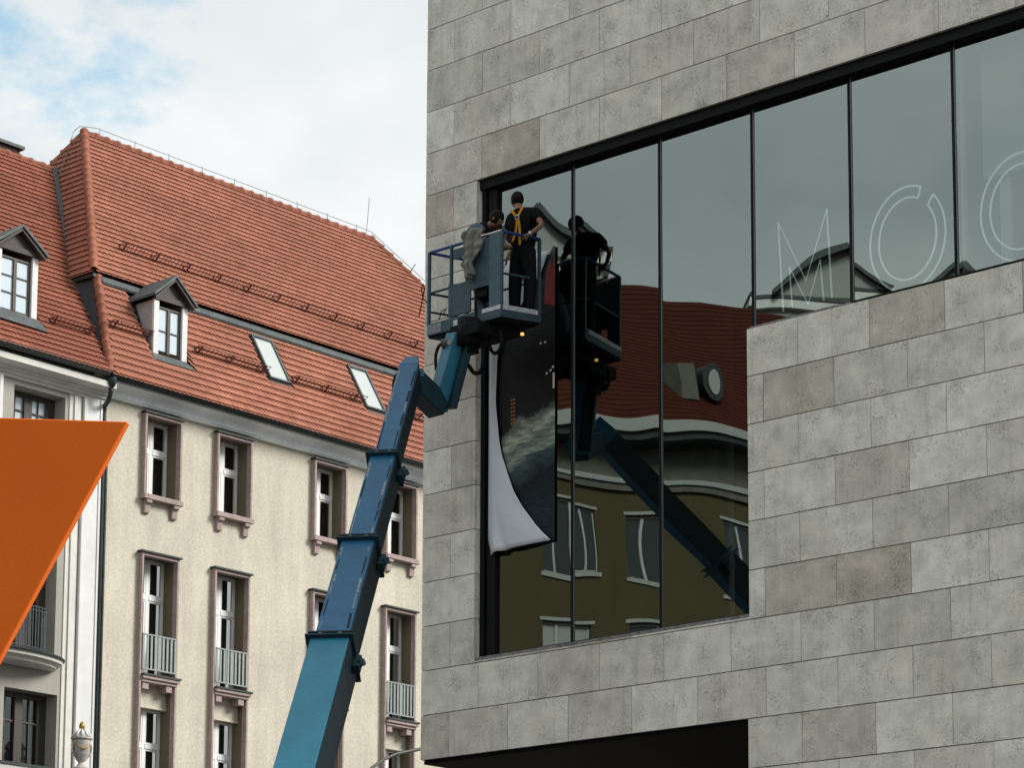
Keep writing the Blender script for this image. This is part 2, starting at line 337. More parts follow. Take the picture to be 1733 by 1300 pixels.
# window frame
fr = MB()
fr.box((OPX0, .055, 15.06), (13.3, .30, zv(13)-.001)); fr.box((OPX0+.001, .105, 8.36), (OPX0+.075, .30, 15.07))
fr.box((OPX0+.11, .13, 8.36), (OPX0+.26, .30, 15.07)); fr.box((OPX0+.075, .18, 8.36), (OPX0+.11, .30, 15.07))
fr.box((OPX0+.26, .12, 8.325), (OPX1-.002, .30, 8.38)); fr.box((OPX1+.002, .12, 12.062), (13.3, .30, 12.12)); fr.box((OPX1-.05, .12, 8.38), (OPX1-.002, .30, 12.115))
fr.build('window_frame', FRAME, mus, bevel=.004)
MB().box((OPX0+.012, .02, 8.30), (OPX1-.004, .119, 8.345)).build('window_sill', SILLM, mus)
MB().box((OPX1+.03, .02, 12.052), (7.2, .115, 12.075)).build('window_sill', SILLM, mus)
mxs = [2.594, 4.10, 5.615, 7.12, 8.625, 10.13, 11.64]
for i, x in enumerate(mxs):
    zb = 8.38 if x < 5.6 else 12.12
    MB().box((x-.022, .165, zb), (x+.008, .30, 15.07)).build('mullion', FRAME, mus)
    MB().box((x+.012, .174, zb+.01), (x+.028, .186, 15.06)).build('mullion_edge', MULL, mus)
# glass panes, each slightly warped as real toughened glass is
edges = [OPX0+.255]+mxs+[13.3]
seeds = [(.0022, 1.1), (.0030, 2.6), (.0042, .4), (.0026, 3.3), (.0034, 5.1), (.0028, 4.0), (.003, 1.9), (.003, 0)]
for i, (a, b) in enumerate(zip(edges, edges[1:])):
    a += .030 if i else 0; b -= .024
    zb = 8.37 if a < 5.5 else 12.11; nx_, nz_ = 20, 44; bm = MB()
    if i == 2: b = OPX1-.04
    A_, ph = seeds[i]
    for j in range(nz_+1):
        for k in range(nx_+1):
            u = k/nx_; w = j/nz_; x = a+(b-a)*u; z = zb+(15.075-zb)*w
            wz = (z-8)*1.35
            d = A_*.5*(1-(2*u-1)**2)*(.5+.9*math.sin(wz+ph)) + 0.0007*math.sin(2*wz+ph*2+2.2*u) + .0003*math.sin(3.1*wz+5*u+ph)+.0006*math.sin(6*u+ph)
            bm.v.append((x, .185+d, z))
    for j in range(nz_):
        for k in range(nx_):
            q = j*(nx_+1)+k; bm.f.append((q, q+1, q+nx_+2, q+nx_+1))
    bm.build('glass_pane', PANE, mus, smooth=True)
# room behind the glass
rm = MB()
rm.add([(1,.34,8.3),(13.3,.34,8.3),(13.3,6,8.3),(1,6,8.3)], [(0,1,2,3)]); rm.add([(1,6,8.3),(13.3,6,8.3),(13.3,6,15.2),(1,6,15.2)], [(0,1,2,3)])
rm.add([(1,.34,15.19),(13.3,.34,15.19),(13.3,6,15.19),(1,6,15.19)], [(0,1,2,3)]); rm.add([(13.3,.34,8.3),(13.3,6,8.3),(13.3,6,15.2),(13.3,.34,15.2)], [(0,1,2,3)])
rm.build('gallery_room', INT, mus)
MB().box((8.42, .5, 12.15), (8.56, .56, 15.1)).build('interior_partition', PARTN, mus)
MB().box((9.02, .55, 12.3), (9.16, .62, 13.35)).build('interior_partition', PARTN, mus)
MB().box((8.80, .55, 13.42), (10.05, .62, 15.05)).build('interior_partition', PARTN, mus)
# outlined letters standing in the band window
def letter(name, strokes, lab):
    mb = MB()
    for s_ in strokes: mb.tube(s_, .0125, 6)
    o = mb.build(name, LETTERM, None, smooth=True); tag(o, lab, 'letter', 'outlined letters behind the band window'); return o
LY = .3
Mo = [(5.99,12.28),(5.925,13.48),(6.345,12.61),(6.675,13.48),(6.735,12.30)]
Mi = [(6.13,12.30),(6.092,12.84),(6.372,12.29),(6.565,12.83),(6.61,12.29)]
letter('letter', [[(x, LY, z) for x, z in Mo], [(x, LY, z) for x, z in Mi]], 'outlined letter M in thin white tube behind the band window')
def ring(cx_, cz_, rx, rz, a0, a1, n=40): return [(cx_+rx*math.cos(R(a0+(a1-a0)*i/n)), LY, cz_+rz*math.sin(R(a0+(a1-a0)*i/n))) for i in range(n+1)]
g0, g1 = 52, 62
o1 = ring(7.86, 12.81, .545, .67, g1+6, 360+g0-6); o2 = ring(7.86, 12.81, .415, .525, g1+5, 360+g0-8)
letter('letter', [o1, o2, [o1[0], o2[0]], [o1[-1], o2[-1]]], 'outlined round letter O with a notch, in thin white tube behind glass')
o1 = ring(9.46, 12.84, .56, .67, 40, 320); o2 = ring(9.46, 12.84, .43, .53, 38, 322)
letter('letter', [o1, o2, [o1[0], o2[0]], [o1[-1], o2[-1]]], 'outlined curved letter C in thin white tube cut off by the right edge')

# ------------------------------------------------------------------ printed film on the glass and its peeled white part
def film_mat():
    M = bpy.data.materials.new('printed_night_scene'); M.use_nodes = True; t = M.node_tree; p = t.nodes['Principled BSDF']; L = t.links.new
    p.inputs['Roughness'].default_value = .45; p.inputs['Specular IOR Level'].default_value = .15
    tc_ = N(t, 'ShaderNodeTexCoord'); sp = N(t, 'ShaderNodeSeparateXYZ'); L(tc_.outputs['Object'], sp.inputs[0])
    def nz(scale, sc3, det=5):
        mp_ = N(t, 'ShaderNodeMapping'); mp_.inputs['Scale'].default_value = sc3; mp_.inputs['Rotation'].default_value = (0, R(24), 0); L(tc_.outputs['Object'], mp_.inputs[0])
        n = N(t, 'ShaderNodeTexNoise'); n.inputs['Scale'].default_value = scale; n.inputs['Detail'].default_value = det; n.inputs['Roughness'].default_value = .62; L(mp_.outputs[0], n.inputs['Vector']); return n.outputs[0]
    def math_(op, a, b=None, c=None):
        x = N(t, 'ShaderNodeMath', operation=op)
        for i, q in enumerate((a, b, c)):
            if q is None: continue
            if isinstance(q, (int, float)): x.inputs[i].default_value = q
            else: L(q, x.inputs[i])
        return x.outputs[0]
    n1_ = nz(1.6, (1, 1, 2.4)); 
    zt = math_('ADD', math_('MULTIPLY_ADD', sp.outputs[0], -.35, sp.outputs[2]), math_('MULTIPLY_ADD', n1_, .7, -.35+.62))
    r = N(t, 'ShaderNodeValToRGB'); e = r.color_ramp.elements
    mr_ = N(t, 'ShaderNodeMapRange'); mr_.inputs[1].default_value = 9.7; mr_.inputs[2].default_value = 14.2; L(zt, mr_.inputs[0]); L(mr_.outputs[0], r.inputs[0])
    e[0].position = 0; e[0].color = (.010, .026, .034, 1); e[1].position = 1; e[1].color = (.24, .27, .25, 1)
    for pos, c in ((.10, (.012, .03, .038)), (.22, (.007, .011, .014)), (.285, (.06, .10, .10)), (.315, (.26, .33, .27)), (.355, (.15, .20, .17)), (.385, (.42, .46, .36)), (.42, (.10, .12, .10)), (.435, (.006, .006, .007)), (.60, (.007, .006, .006)), (.72, (.012, .014, .016)), (.80, (.010, .018, .024)), (.88, (.05, .055, .053))):
        k = e.new(pos); k.color = (*c, 1)
    n2_ = nz(5, (1, 1, 5), 6); rr = N(t, 'ShaderNodeMapRange'); rr.inputs[1].default_value = .3; rr.inputs[2].default_value = .7; rr.inputs[3].default_value = .45; rr.inputs[4].default_value = 1.45; L(n2_, rr.inputs[0])
    sc_ = N(t, 'ShaderNodeVectorMath', operation='SCALE'); L(r.outputs[0], sc_.inputs[0]); L(rr.outputs[0], sc_.inputs['Scale'])
    L(sc_.outputs[0], p.inputs['Base Color']); return M
FILM = film_mat()
curve = [(9.82,2.27),(9.95,2.12),(10.1,1.97),(10.36,1.755),(10.62,1.59),(10.9,1.465),(11.15,1.375),(11.43,1.31),(11.7,1.272),(11.95,1.256),(12.25,1.256),(12.54,1.275),(12.8,1.34),(12.95,1.42),(13.15,1.62),(13.4,1.88),(13.62,2.06),(13.85,2.17),(13.97,2.25)]
fl = empty('printed_window_film', (2.29, .14, 9.8), 'dark printed film of a snowy night street stuck on the first pane', 'window film')
fm = MB(); n_ = len(curve)
for z, x in curve: fm.v += [(x, .158, z), (2.295, .158, z), (x, .160, z), (2.295, .160, z)]
for i in range(n_-1):
    a = i*4; b = a+4; fm.f += [(a, a+1, b+1, b), (a+2, b+2, b+3, a+3), (a, b, b+2, a+2), (a+1, a+3, b+3, b+1)]
fm.build('printed_sheet', FILM, fl)
REDM = mat('red_print', (.20, .018, .014), .3, noise=((3, .35, 3),)); LIT = mat('printed_lit_window', (.40, .10, .03), .3); PLITE = mat('printed_street_light', (.6, .55, .5), .3)
MB().prism([(2.10,.1565,13.18),(2.292,.1565,13.12),(2.292,.1565,13.80),(2.262,.1565,13.78),(2.24,.1565,13.60),(2.21,.1565,13.76),(2.14,.1565,13.70),(2.11,.1565,13.4)], (0,.0012,0)).build('red_printed_shape', REDM, fl)
lw = MB()
for i in range(7):
    for j in range(2): lw.box((1.50+j*.045, .1565, 11.58+i*.055), (1.53+j*.045, .1577, 11.61+i*.055))
lw.build('printed_lit_window', LIT, fl)
ls = MB(); ls.box((2.255,.1565,11.95),(2.29,.1577,12.17)); 
for x, z in ((2.02,12.62),(2.10,12.62),(2.2,12.2),(2.13,12.17),(2.24,12.24)): ls.box((x,.1565,z),(x+.035,.1577,z+.03))
ls.build('printed_street_light', PLITE, fl)
# white part hanging loose in front of the glass
wf = MB(); NZ, NX = 60, 18; zs0, zs1 = 9.86, 13.92
def curve_x(z):
    if z <= curve[0][0]: return curve[0][1]
    for (z0, x0), (z1, x1) in zip(curve, curve[1:]):
        if z0 <= z <= z1: return x0+(x1-x0)*(z-z0)/(z1-z0)
    return 2.2
for j in range(NZ+1):
    w = j/NZ
    for k in range(NX+1):
        u = k/NX; zl = 9.79+(zs1-9.79)*w; zr = 9.825+(zs1-9.825)*w; z = zl*(1-u)+zr*u
        if j == 0: z -= .06*max(0, .25-u)
        xl = 1.125+.05*math.exp(-((zl-9.8)/.13)**2)
        xr = curve_x(zr) if zr < 13.1 else min(2.3, curve_x(zr))
        x = xl+(xr-xl)*u
        bul = .055*math.sin(math.pi*min(1, u*1.05))**1.2*(1-.4*w)
        fold = .075*math.exp(-((u-.14-.12*(zl-9.8))/.07)**2)*math.exp(-max(0, zl-9.8)/.35) - .045*math.exp(-((u-.27-.1*(zl-9.8))/.06)**2)*math.exp(-max(0, zl-9.8)/.3)
        y = .135-.012-bul-fold-.006*math.sin(9*z+7*u)*u
        wf.v.append((x, y, z))
for j in range(NZ):
    for k in range(NX):
        q = j*(NX+1)+k; wf.f.append((q, q+1, q+NX+2, q+NX+1))
o = wf.build('peeled_window_film', FILMW, None, smooth=True); sm_ = o.modifiers.new('thickness', 'SOLIDIFY'); sm_.thickness = .003
tag(o, 'white curling film backing hanging loose beside the dark printed film', 'window film')

# ------------------------------------------------------------------ facade with openings
def facade(name, x, y0, y1, z0, z1, holes, depth, material, parent, rev=None):
    ys = sorted(set([y0, y1]+[h[0] for h in holes]+[h[1] for h in holes])); zs = sorted(set([z0, z1]+[h[2] for h in holes]+[h[3] for h in holes]))
    mb = MB()
    for a, b in zip(ys, ys[1:]):
        for c, d in zip(zs, zs[1:]):
            if any(h[0] <= a+1e-6 and h[1] >= b-1e-6 and h[2] <= c+1e-6 and h[3] >= d-1e-6 for h in holes): continue
            mb.add([(x,a,c),(x,b,c),(x,b,d),(x,a,d)], [(0,1,2,3)])
    for (a, b, c, d) in holes:
        X = x-depth
        mb.add([(x,a,c),(x,a,d),(X,a,d),(X,a,c)], [(0,1,2,3)]); mb.add([(x,b,c),(x,b,d),(X,b,d),(X,b,c)], [(3,2,1,0)])
        mb.add([(x,a,d),(x,b,d),(X,b,d),(X,a,d)], [(0,1,2,3)]); mb.add([(x,a,c),(x,b,c),(X,b,c),(X,a,c)], [(3,2,1,0)])
    nf = len(mb.f)-4*len(holes)
    me = bpy.data.meshes.new(name); me.from_pydata(mb.v, [], mb.f); me.materials.append(material); me.materials.append(rev or material)
    me.polygons.foreach_set('material_index', [0]*nf+[1]*(4*len(holes)))
    o = bpy.data.objects.new(name, me); COL.objects.link(o); put(o, parent); return o

FX = -13.0
ha = empty('cream_house', (FX, 5, 0), 'cream rendered old house with high red tiled mansard roof and pink window surrounds', 'building')
cols = [5.92, 7.80, 10.49, 12.62, 15.1, 17.2]
WD = .95
holes = []
for y in cols:
    holes.append((y+.045, y+WD-.045, 14.13, 15.67)); holes.append((y+.045, y+WD-.045, 6.2, 12.93))
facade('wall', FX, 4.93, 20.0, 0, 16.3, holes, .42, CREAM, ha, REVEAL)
MB().add([(FX,20,0),(-21,20,0),(-21,20,16.3),(FX,20,16.3)], [(0,1,2,3)]).add([(FX,4.93,0),(-21,4.93,0),(-21,4.93,16.3),(FX,4.93,16.3)], [(3,2,1,0)]).build('side_wall', CREAM, ha)
def casement(parent, y0, y1, z0, z1, ztr, X, fmat=UPVC, gmat=WPANE, curtain=True, mull=.5, open_=False):
    w = .035; ym = y0+(y1-y0)*mull
    f = MB(); f.box((X-.07, y0, z0), (X, y0+w, z1)).box((X-.07, y1-w, z0), (X, y1, z1)).box((X-.07, y0+w, z0), (X, y1-w, z0+w)).box((X-.07, y0+w, z1-w), (X, y1-w, z1))
    f.box((X-.07, ym-.035, z0+w), (X+.012, ym+.035, z1-w))
    if ztr: f.box((X-.07, y0+w, ztr-.045), (X+.022, ym-.035, ztr+.045)).box((X-.07, ym+.035, ztr-.045), (X+.022, y1-w, ztr+.045))
    fo = f.build('window', fmat, parent, bevel=.006)
    for (a, b) in ((y0+w, ym-.035), (ym+.035, y1-w)):
        for (c, d) in (((z0+w, ztr-.045), (ztr+.045, z1-w)) if ztr else ((z0+w, z1-w),)):
            s = MB(); q = .036; s.box((X-.05, a+.004, c+.004), (X+.005, a+q, d-.004)).box((X-.05, b-q, c+.004), (X+.005, b-.004, d-.004)).box((X-.05, a+q, c+.004), (X+.005, b-q, c+q)).box((X-.05, a+q, d-q), (X+.005, b-q, d-.004))
            put(s.build('window_sash', fmat, parent), fo)
            g = MB().add([(X-.03, a+q, c+q), (X-.03, b-q, c+q), (X-.03, b-q, d-q), (X-.03, a+q, d-q)], [(0,1,2,3)]).build('window_pane', gmat, parent)
            put(g, fo)
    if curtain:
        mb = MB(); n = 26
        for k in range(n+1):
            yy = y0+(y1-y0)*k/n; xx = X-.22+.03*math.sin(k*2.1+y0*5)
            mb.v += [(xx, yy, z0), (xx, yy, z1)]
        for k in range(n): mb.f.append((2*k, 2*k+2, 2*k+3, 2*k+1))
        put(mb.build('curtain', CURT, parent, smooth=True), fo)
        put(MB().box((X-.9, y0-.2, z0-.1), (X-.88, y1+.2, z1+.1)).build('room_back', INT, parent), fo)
    return fo
PX = -12.89
for ci, y in enumerate(cols):
    ya, yb = y, y+WD; X = FX-.29
    # upper window surround, protruding
    s = MB()
    s.box((FX-.02, ya, 14.10), (PX, ya+.05, 15.70)).box((FX-.02, yb-.05, 14.10), (PX, yb, 15.70)).box((FX-.02, ya+.05, 15.65), (PX, yb-.05, 15.70))
    so_ = s.build('window_surround', PINK, ha, bevel=.006)
    put(MB().box((FX, ya-.03, 15.702), (PX+.035, yb+.03, 15.735)).build('cap_flashing', DARKM, ha), so_)
    put(MB().box((FX-.05, ya-.02, 14.0), (PX+.05, yb+.02, 14.098)).build('sill', PINK, ha, bevel=.008), so_)
    for yy in (ya+.06, yb-.19):
        c = MB().prism([(FX,yy,13.998),(PX+.03,yy,13.998),(PX+.03,yy,13.93),(FX+.085,yy,13.91),(FX+.065,yy,13.74),(FX,yy,13.72)], (0,.13,0)); put(c.build('corbel', PINK, ha, bevel=.006), so_)
    casement(ha, ya+.045, yb-.045, 14.10, 15.67, 15.06, X)
    # tall surround round the two lower storeys
    s = MB(); zb = 6.2
    s.box((FX-.02, ya, zb), (PX, ya+.05, 12.95)).box((FX-.02, yb-.05, zb), (PX, yb, 12.95)).box((FX-.02, ya+.05, 12.89), (PX, yb-.05, 12.95))
    so_ = s.build('window_surround', PINK, ha, bevel=.006)
    put(MB().box((FX, ya-.04, 12.952), (PX+.045, yb+.04, 12.985)).build('cap_flashing', DARKM, ha), so_)
    casement(ha, ya+.045, yb-.045, 10.63, 12.93, 12.17, X)
    # balcony-like sill with blocks, spandrel, railing
    sb = MB().box((FX-.36, ya+.052, 10.50), (PX+.06, yb+.03, 10.56)).box((FX-.36, ya+.052, 10.44), (PX+.02, yb+.0, 10.499)); put(sb.build('sill', PINK, ha, bevel=.008), so_)
    put(MB().box((FX-.36, ya+.053, 10.562), (PX+.08, yb+.05, 10.60)).build('cap_flashing', DARKM, ha), so_)
    for yy in (ya+.10, yb-.26): put(MB().box((FX-.12, yy, 10.31), (PX-.01, yy+.15, 10.438)).build('corbel', PINK, ha, bevel=.006), so_)
    put(MB().box((FX-.36, ya+.052, 10.03), (FX-.13, yb-.052, 10.435)).box((FX-.36, ya+.052, 9.99), (FX-.11, yb-.052, 10.028)).build('spandrel', CREAM, ha), so_)
    casement(ha, ya+.045, yb-.045, 8.0, 10.02, 9.28, X)
    r_ = tag(MB().build('railing', RAILM, ha), None)
    for z_ in (11.345, 10.678): put(MB().box((PX+.0, ya+.055, z_), (PX+.03, yb-.055, z_+.028)).build('rail', RAILM, ha), r_)
    nb = 9
    for k in range(nb):
        yy = ya+.075+(yb-ya-.15)*k/(nb-1); put(MB().box((PX+.006, yy-.024 if k not in (4,) else yy-.04, 10.706), (PX+.022, yy+.024 if k not in (4,) else yy+.04, 11.344)).build('baluster', RAILM, ha), r_)
# cornice, gutter
def sweepY(name, prof, y0, y1, m_, parent, smooth=False):
    mb = MB(); n = len(prof); mb.v = [(x, y0, z) for x, z in prof]+[(x, y1, z) for x, z in prof]
    mb.f = [(i, (i+1) % n, n+(i+1) % n, n+i) for i in range(n)]+[tuple(range(n)), tuple(range(n, 2*n))[::-1]]
    return mb.build(name, m_, parent, smooth)
def arc(cx_, cz_, r, a0, a1, n=6): return [(cx_+r*math.cos(R(a0+(a1-a0)*i/n)), cz_+r*math.sin(R(a0+(a1-a0)*i/n))) for i in range(n+1)]
sweepY('cornice', [(FX-.02,15.805),(FX+.10,15.805),(FX+.11,15.83),(FX+.13,15.835),(FX+.14,15.90),(FX+.17,15.95),(FX+.23,15.985),(FX+.33,16.005),(FX+.36,16.02),(FX+.36,16.045),(FX+.38,16.05),(FX+.38,16.065),(FX-.02,16.085)], 4.95, 20.1, BLUEW, ha)
sweepY('gutter', arc(-12.57, 16.13, .10, 180, 360)+arc(-12.57, 16.13, .088, 360, 180), 4.72, 20.3, DARKM, ha, True)
MB().box((FX+.0, 4.8, 16.092), (-12.70, 20.2, 16.16)).build('eaves_board', WOODD, ha)

# ------------------------------------------------------------------ tiled roofs
TW, TR = .124, .185
def tile_geo():
    """one row unit: a plain tile with rounded tail. local x across, y down-slope (tail at y=0), z outwards"""
    w = TW*.497; vs = []; fs = []
    top = [(-w,.195,.004),(w,.195,.004)]; tail = []
    for i in range(7):
        a = math.pi*i/6; tail.append((w*math.cos(a), -.002-.027*math.sin(a), .052))
    vs = top+tail; t2 = [(x, y, z-.010) for x, y, z in tail]; vs += t2
    fs = [(0, 8, 7, 6, 5, 4, 3, 2, 1)]
    for i in range(6): fs.append((2+i, 3+i, 10+i, 9+i))
    return vs, fs
TV, TF = tile_geo()
tile_me = bpy.data.meshes.new('tile'); tile_me.from_pydata(TV, [], TF); tile_me.materials.append(TILE)
tile_mb = tile_me.copy(); tile_mb.materials.clear(); tile_mb.materials.append(TILEB)
def pip(u, v, P):
    c = False; n = len(P)
    for i in range(n):
        (x1, y1), (x2, y2) = P[i], P[(i+1) % n]
        if (y1 > v) != (y2 > v) and u < (x2-x1)*(v-y1)/(y2-y1)+x1: c = not c
    return c
def tile_roof(parent, O, U, V, poly, holes=(), singles=0, under=None, near=None, old=False):
    """tiles over poly (u,v) of the plane O + u U + v V; V points up the slope"""
    O = Vector(O); U = Vector(U).normalized(); V = Vector(V).normalized(); Nn = U.cross(V).normalized()
    if Nn.dot(Vector((1, -1, 1))) < 0: Nn = -Nn
    xs = [p[0] for p in poly]; ys = [p[1] for p in poly]; spots = []
    nv = int((max(ys)-min(ys))/TR)+2; nu = int((max(xs)-min(xs))/TW)+2
    for j in range(nv):
        v = min(ys)+j*TR
        for i in range(nu):
            for layer in (0, 1):
                u = min(xs)+(i+.5+.5*layer)*TW; vv = v+(.034 if layer else 0)
                if not pip(u, vv+.05, poly): continue
                if any(pip(u, vv+.06, h) for h in holes): continue
                spots.append((u, vv, layer))
    if near: spots.sort(key=lambda s: (s[0]-near[0])**2+(s[1]-near[1])**2)
    def frame_(u, v, layer):
        P = O+U*u+V*v+Nn*(.006+.022*layer)
        jit = random.uniform(-.05, .05); c, s_ = math.cos(jit*.6), math.sin(jit*.6)
        return Matrix(((U.x*c+V.x*s_, V.x*c-U.x*s_, Nn.x, P.x), (U.y*c+V.y*s_, V.y*c-U.y*s_, Nn.y, P.y), (U.z*c+V.z*s_, V.z*c-U.z*s_, Nn.z, P.z), (0, 0, 0, 1)))
    for (u, v, l) in spots[:singles]: inst('tile', tile_mb if old else tile_me, frame_(u, v, l), parent)
    V_ = []; F_ = []
    for (u, v, l) in spots[singles:]:
        Mx = frame_(u, v, l); n = len(V_); V_ += [tuple(Mx @ Vector(q)) for q in TV]; F_ += [tuple(i+n for i in f) for f in TF]
    if F_:
        me = bpy.data.meshes.new('roof_tiles'); me.from_pydata(V_, [], F_); me.materials.append(TILEB if old else TILE)
        o = bpy.data.objects.new('roof_tiles', me); COL.objects.link(o); put(o, parent); o['kind'] = 'stuff'
def slab(name, O, U, V, poly, m_, parent, t=.03):
    O = Vector(O); U = Vector(U).normalized(); V = Vector(V).normalized(); Nn = U.cross(V).normalized()
    if Nn.dot(Vector((1, -1, 1))) < 0: Nn = -Nn
    return MB().prism([O+U*u+V*v-Nn*t for u, v in poly], Nn*(t-.002)).build(name, m_, parent)
Yv = Vector((0, 1, 0))
# lower mansard slope of the cream house
LO = Vector((-12.52, 0, 16.10)); LV = Vector((-math.cos(R(60)), 0, math.sin(R(60))))
polyL = [(4.72, 0), (20.2, 0), (20.2, 2.74), (5.45, 2.74)]
roofL = slab('roof', LO, Yv, LV, polyL, TILEU, ha)
DY0, DY1 = 5.93, 6.90
sk = [((8.60, 8.99), (9.02, 9.53)), ((11.42, 11.97), (11.77, 12.33))]
skw = [(8.98, 9.53), (11.70, 12.30)]
holeL = [[(6.07, .80), (7.10, .80), (7.10, 2.9), (6.07, 2.9)]]+[[(a, 1.2), (b, 1.2), (b, 2.42), (a, 2.42)] for a, b in ((9.29, 9.94), (12.10, 12.74))]
tile_roof(roofL, LO, Yv, LV, polyL, holeL, 300, near=(5.0, .6))
MB().prism([(-13.72,5.44,18.33),(-13.70,5.44,18.37),(-13.80,5.44,18.51),(-14.0,5.44,18.53),(-13.9,5.44,18.4)], (0,14.7,0)).build('zinc_strip', ZINC, ha)
MB().box((-14.6, 5.40, 18.50), (-13.98, 20.2, 18.59)).build('eaves_shadow_board', DARKM, ha)
# upper slope, hips at both ends
UE = Vector((-13.81, 0, 18.55)); UV = Vector((-math.cos(R(52)), 0, math.sin(R(52))))
RH = 23.0; vl = (RH-18.55)/math.sin(R(52)); RXr = -13.81-vl*math.cos(R(52))
polyU = [(5.31, 0), (19.53, 0), (16.53, vl), (7.77, vl)]
roofU = slab('upper_roof', UE, Yv, UV, polyU, TILEU, ha)
tile_roof(roofU, UE, Yv, UV, polyU, (), 0)
# left hip face (faces -Y)
e0 = Vector((-13.81, 5.31, 18.55)); rg = Vector((RXr, 7.77, RH)); e1 = Vector((2*RXr+13.81, 5.31, 18.55))
Uh = Vector((-1, 0, 0)); Vh = (rg-Vector((RXr, 5.31, 18.55))).normalized(); hl = (rg-Vector((RXr, 5.31, 18.55))).length; hw = (e0-e1).length
polyH = [(0, 0), (hw, 0), (hw/2, hl)]
roofH = slab('hip_roof', e0, Uh, Vh, polyH, TILEU, ha)
tile_roof(roofH, e0, Uh, Vh, polyH, (), 0)
# right hip and back slope, plain
MB().add([UE+Yv*19.53, (2*RXr+13.81, 19.53, 18.55), (RXr, 16.53, RH)], [(0,1,2)]).add([(2*RXr+13.81, 5.31, 18.55), (2*RXr+13.81, 19.53, 18.55), (RXr, 16.53, RH), (RXr, 7.77, RH)], [(0,1,2,3)]).build('rear_roof', TILE, ha)
MB().box((-21, 5.5, 16.3), (-14.1, 19.9, 18.5)).build('attic_core', TILEU, ha)
# ridge and hip tiles
def ridge_tiles(parent, a, b, r=.085, L=.30, name='ridge_tile'):
    a = Vector(a); b = Vector(b); d = (b-a); n = max(1, int(d.length/L)); dn = d.normalized()
    for k in range(n):
        p = a+d*(k/n); q = a+d*((k+1.12)/n); mb = MB(); mb.tube([p, p.lerp(q, .8), p.lerp(q, .82), q], [r*.80, r*1.0, r*1.16, r*1.2], 10, cap=False); mb.build(name, TILE, parent, smooth=True)
ridge_tiles(ha, e0+Vector((.0,-.02,.05)), rg+Vector((0,-.0,.06)))
ridge_tiles(ha, rg+Vector((0,0,.04)), (RXr, 16.53, RH+.04), .09)
ridge_tiles(ha, (RXr, 16.53, RH+.05), (-13.83, 19.5, 18.6), .09)
ridge_tiles(ha, rg+Vector((0,0,.05)), (e1.x, e1.y, e1.z+.06), .085)
ridge_tiles(ha, (-12.53, 4.70, 16.14), (-13.86, 5.42, 18.46), .085, .27)
# slate cheek between the two roofs
MB().prism([(-12.53,4.68,16.14),(-13.86,5.40,18.50),(-14.62,5.30,18.52),(-12.80,4.70,16.30)], (0,.03,0)).build('slate_cheek', SLATE, ha)
MB().box((-14.75, 5.27, 18.46), (-13.80, 5.34, 18.53)).build('flashing', DARKM, ha)

# ------------------------------------------------------------------ grey house on the left
hb = empty('grey_house', (FX, 3, 0), 'pale grey plastered house with white pilasters and a lower red tiled roof', 'building')
HBX = FX
bh = [(2.83, 4.03, 13.6, 15.58), (2.83, 3.95, 10.6, 12.6), (2.83, 4.05, 7.6, 9.92), (-.9, .3, 13.6, 15.58)]
facade('wall', HBX, -2.0, 4.89, 0, 15.9, bh, .32, GREYST, hb)
MB().add([(FX,-2,0),(-20,-2,0),(-20,-2,16),(FX,-2,16)], [(0,1,2,3)]).build('side_wall', GREYST, hb)
def pilaster(y0, y1, z0, z1, t=.07):
    mb = MB(); mb.box((HBX, y0, z0), (HBX+t, y1, z1)); return mb
p = MB(); p.box((HBX, 4.44, 0), (HBX+.055, 4.885, 15.70)); p.box((HBX+.055, 4.44, 0), (HBX+.075, 4.50, 15.70)); p.box((HBX+.055, 4.83, 0), (HBX+.075, 4.885, 15.70)); p.build('pilaster', WHITE, hb, bevel=.005)
p = MB(); p.box((HBX, 4.12, 0), (HBX+.02, 4.40, 15.70)); p.box((HBX+.02, 4.22, 0), (HBX+.05, 4.30, 15.70)); p.build('pilaster', OFFW, hb, bevel=.004)
p = MB(); p.box((HBX, 1.9, 11), (HBX+.055, 2.52, 15.70)); p.box((HBX+.055, 2.44, 11), (HBX+.08, 2.52, 15.70)); p.box((HBX+.055, 2.3, 14.45), (HBX+.12, 2.62, 14.62)); p.box((HBX+.055, 2.3, 14.2), (HBX+.1, 2.58, 14.449)); p.build('pilaster', WHITE, hb, bevel=.005)
sweepY('cornice', [(FX,15.68),(FX+.05,15.68),(FX+.05,15.73),(FX+.10,15.74),(FX+.10,15.79),(FX+.16,15.80),(FX+.17,15.85),(FX+.30,15.865),(FX+.40,15.875),(FX+.40,15.985),(FX+.38,16.00),(FX,16.02)], -2.05, 4.93, OFFW, hb)
MB().box((FX+.1, -2.05, 16.022), (FX+.36, 4.9, 16.045)).build('cornice_flashing', ZINC, hb)
sweepY('gutter', arc(-12.55, 16.15, .10, 180, 360)+arc(-12.55, 16.15, .088, 360, 180), -2.05, 4.66, DARKM, hb, True)
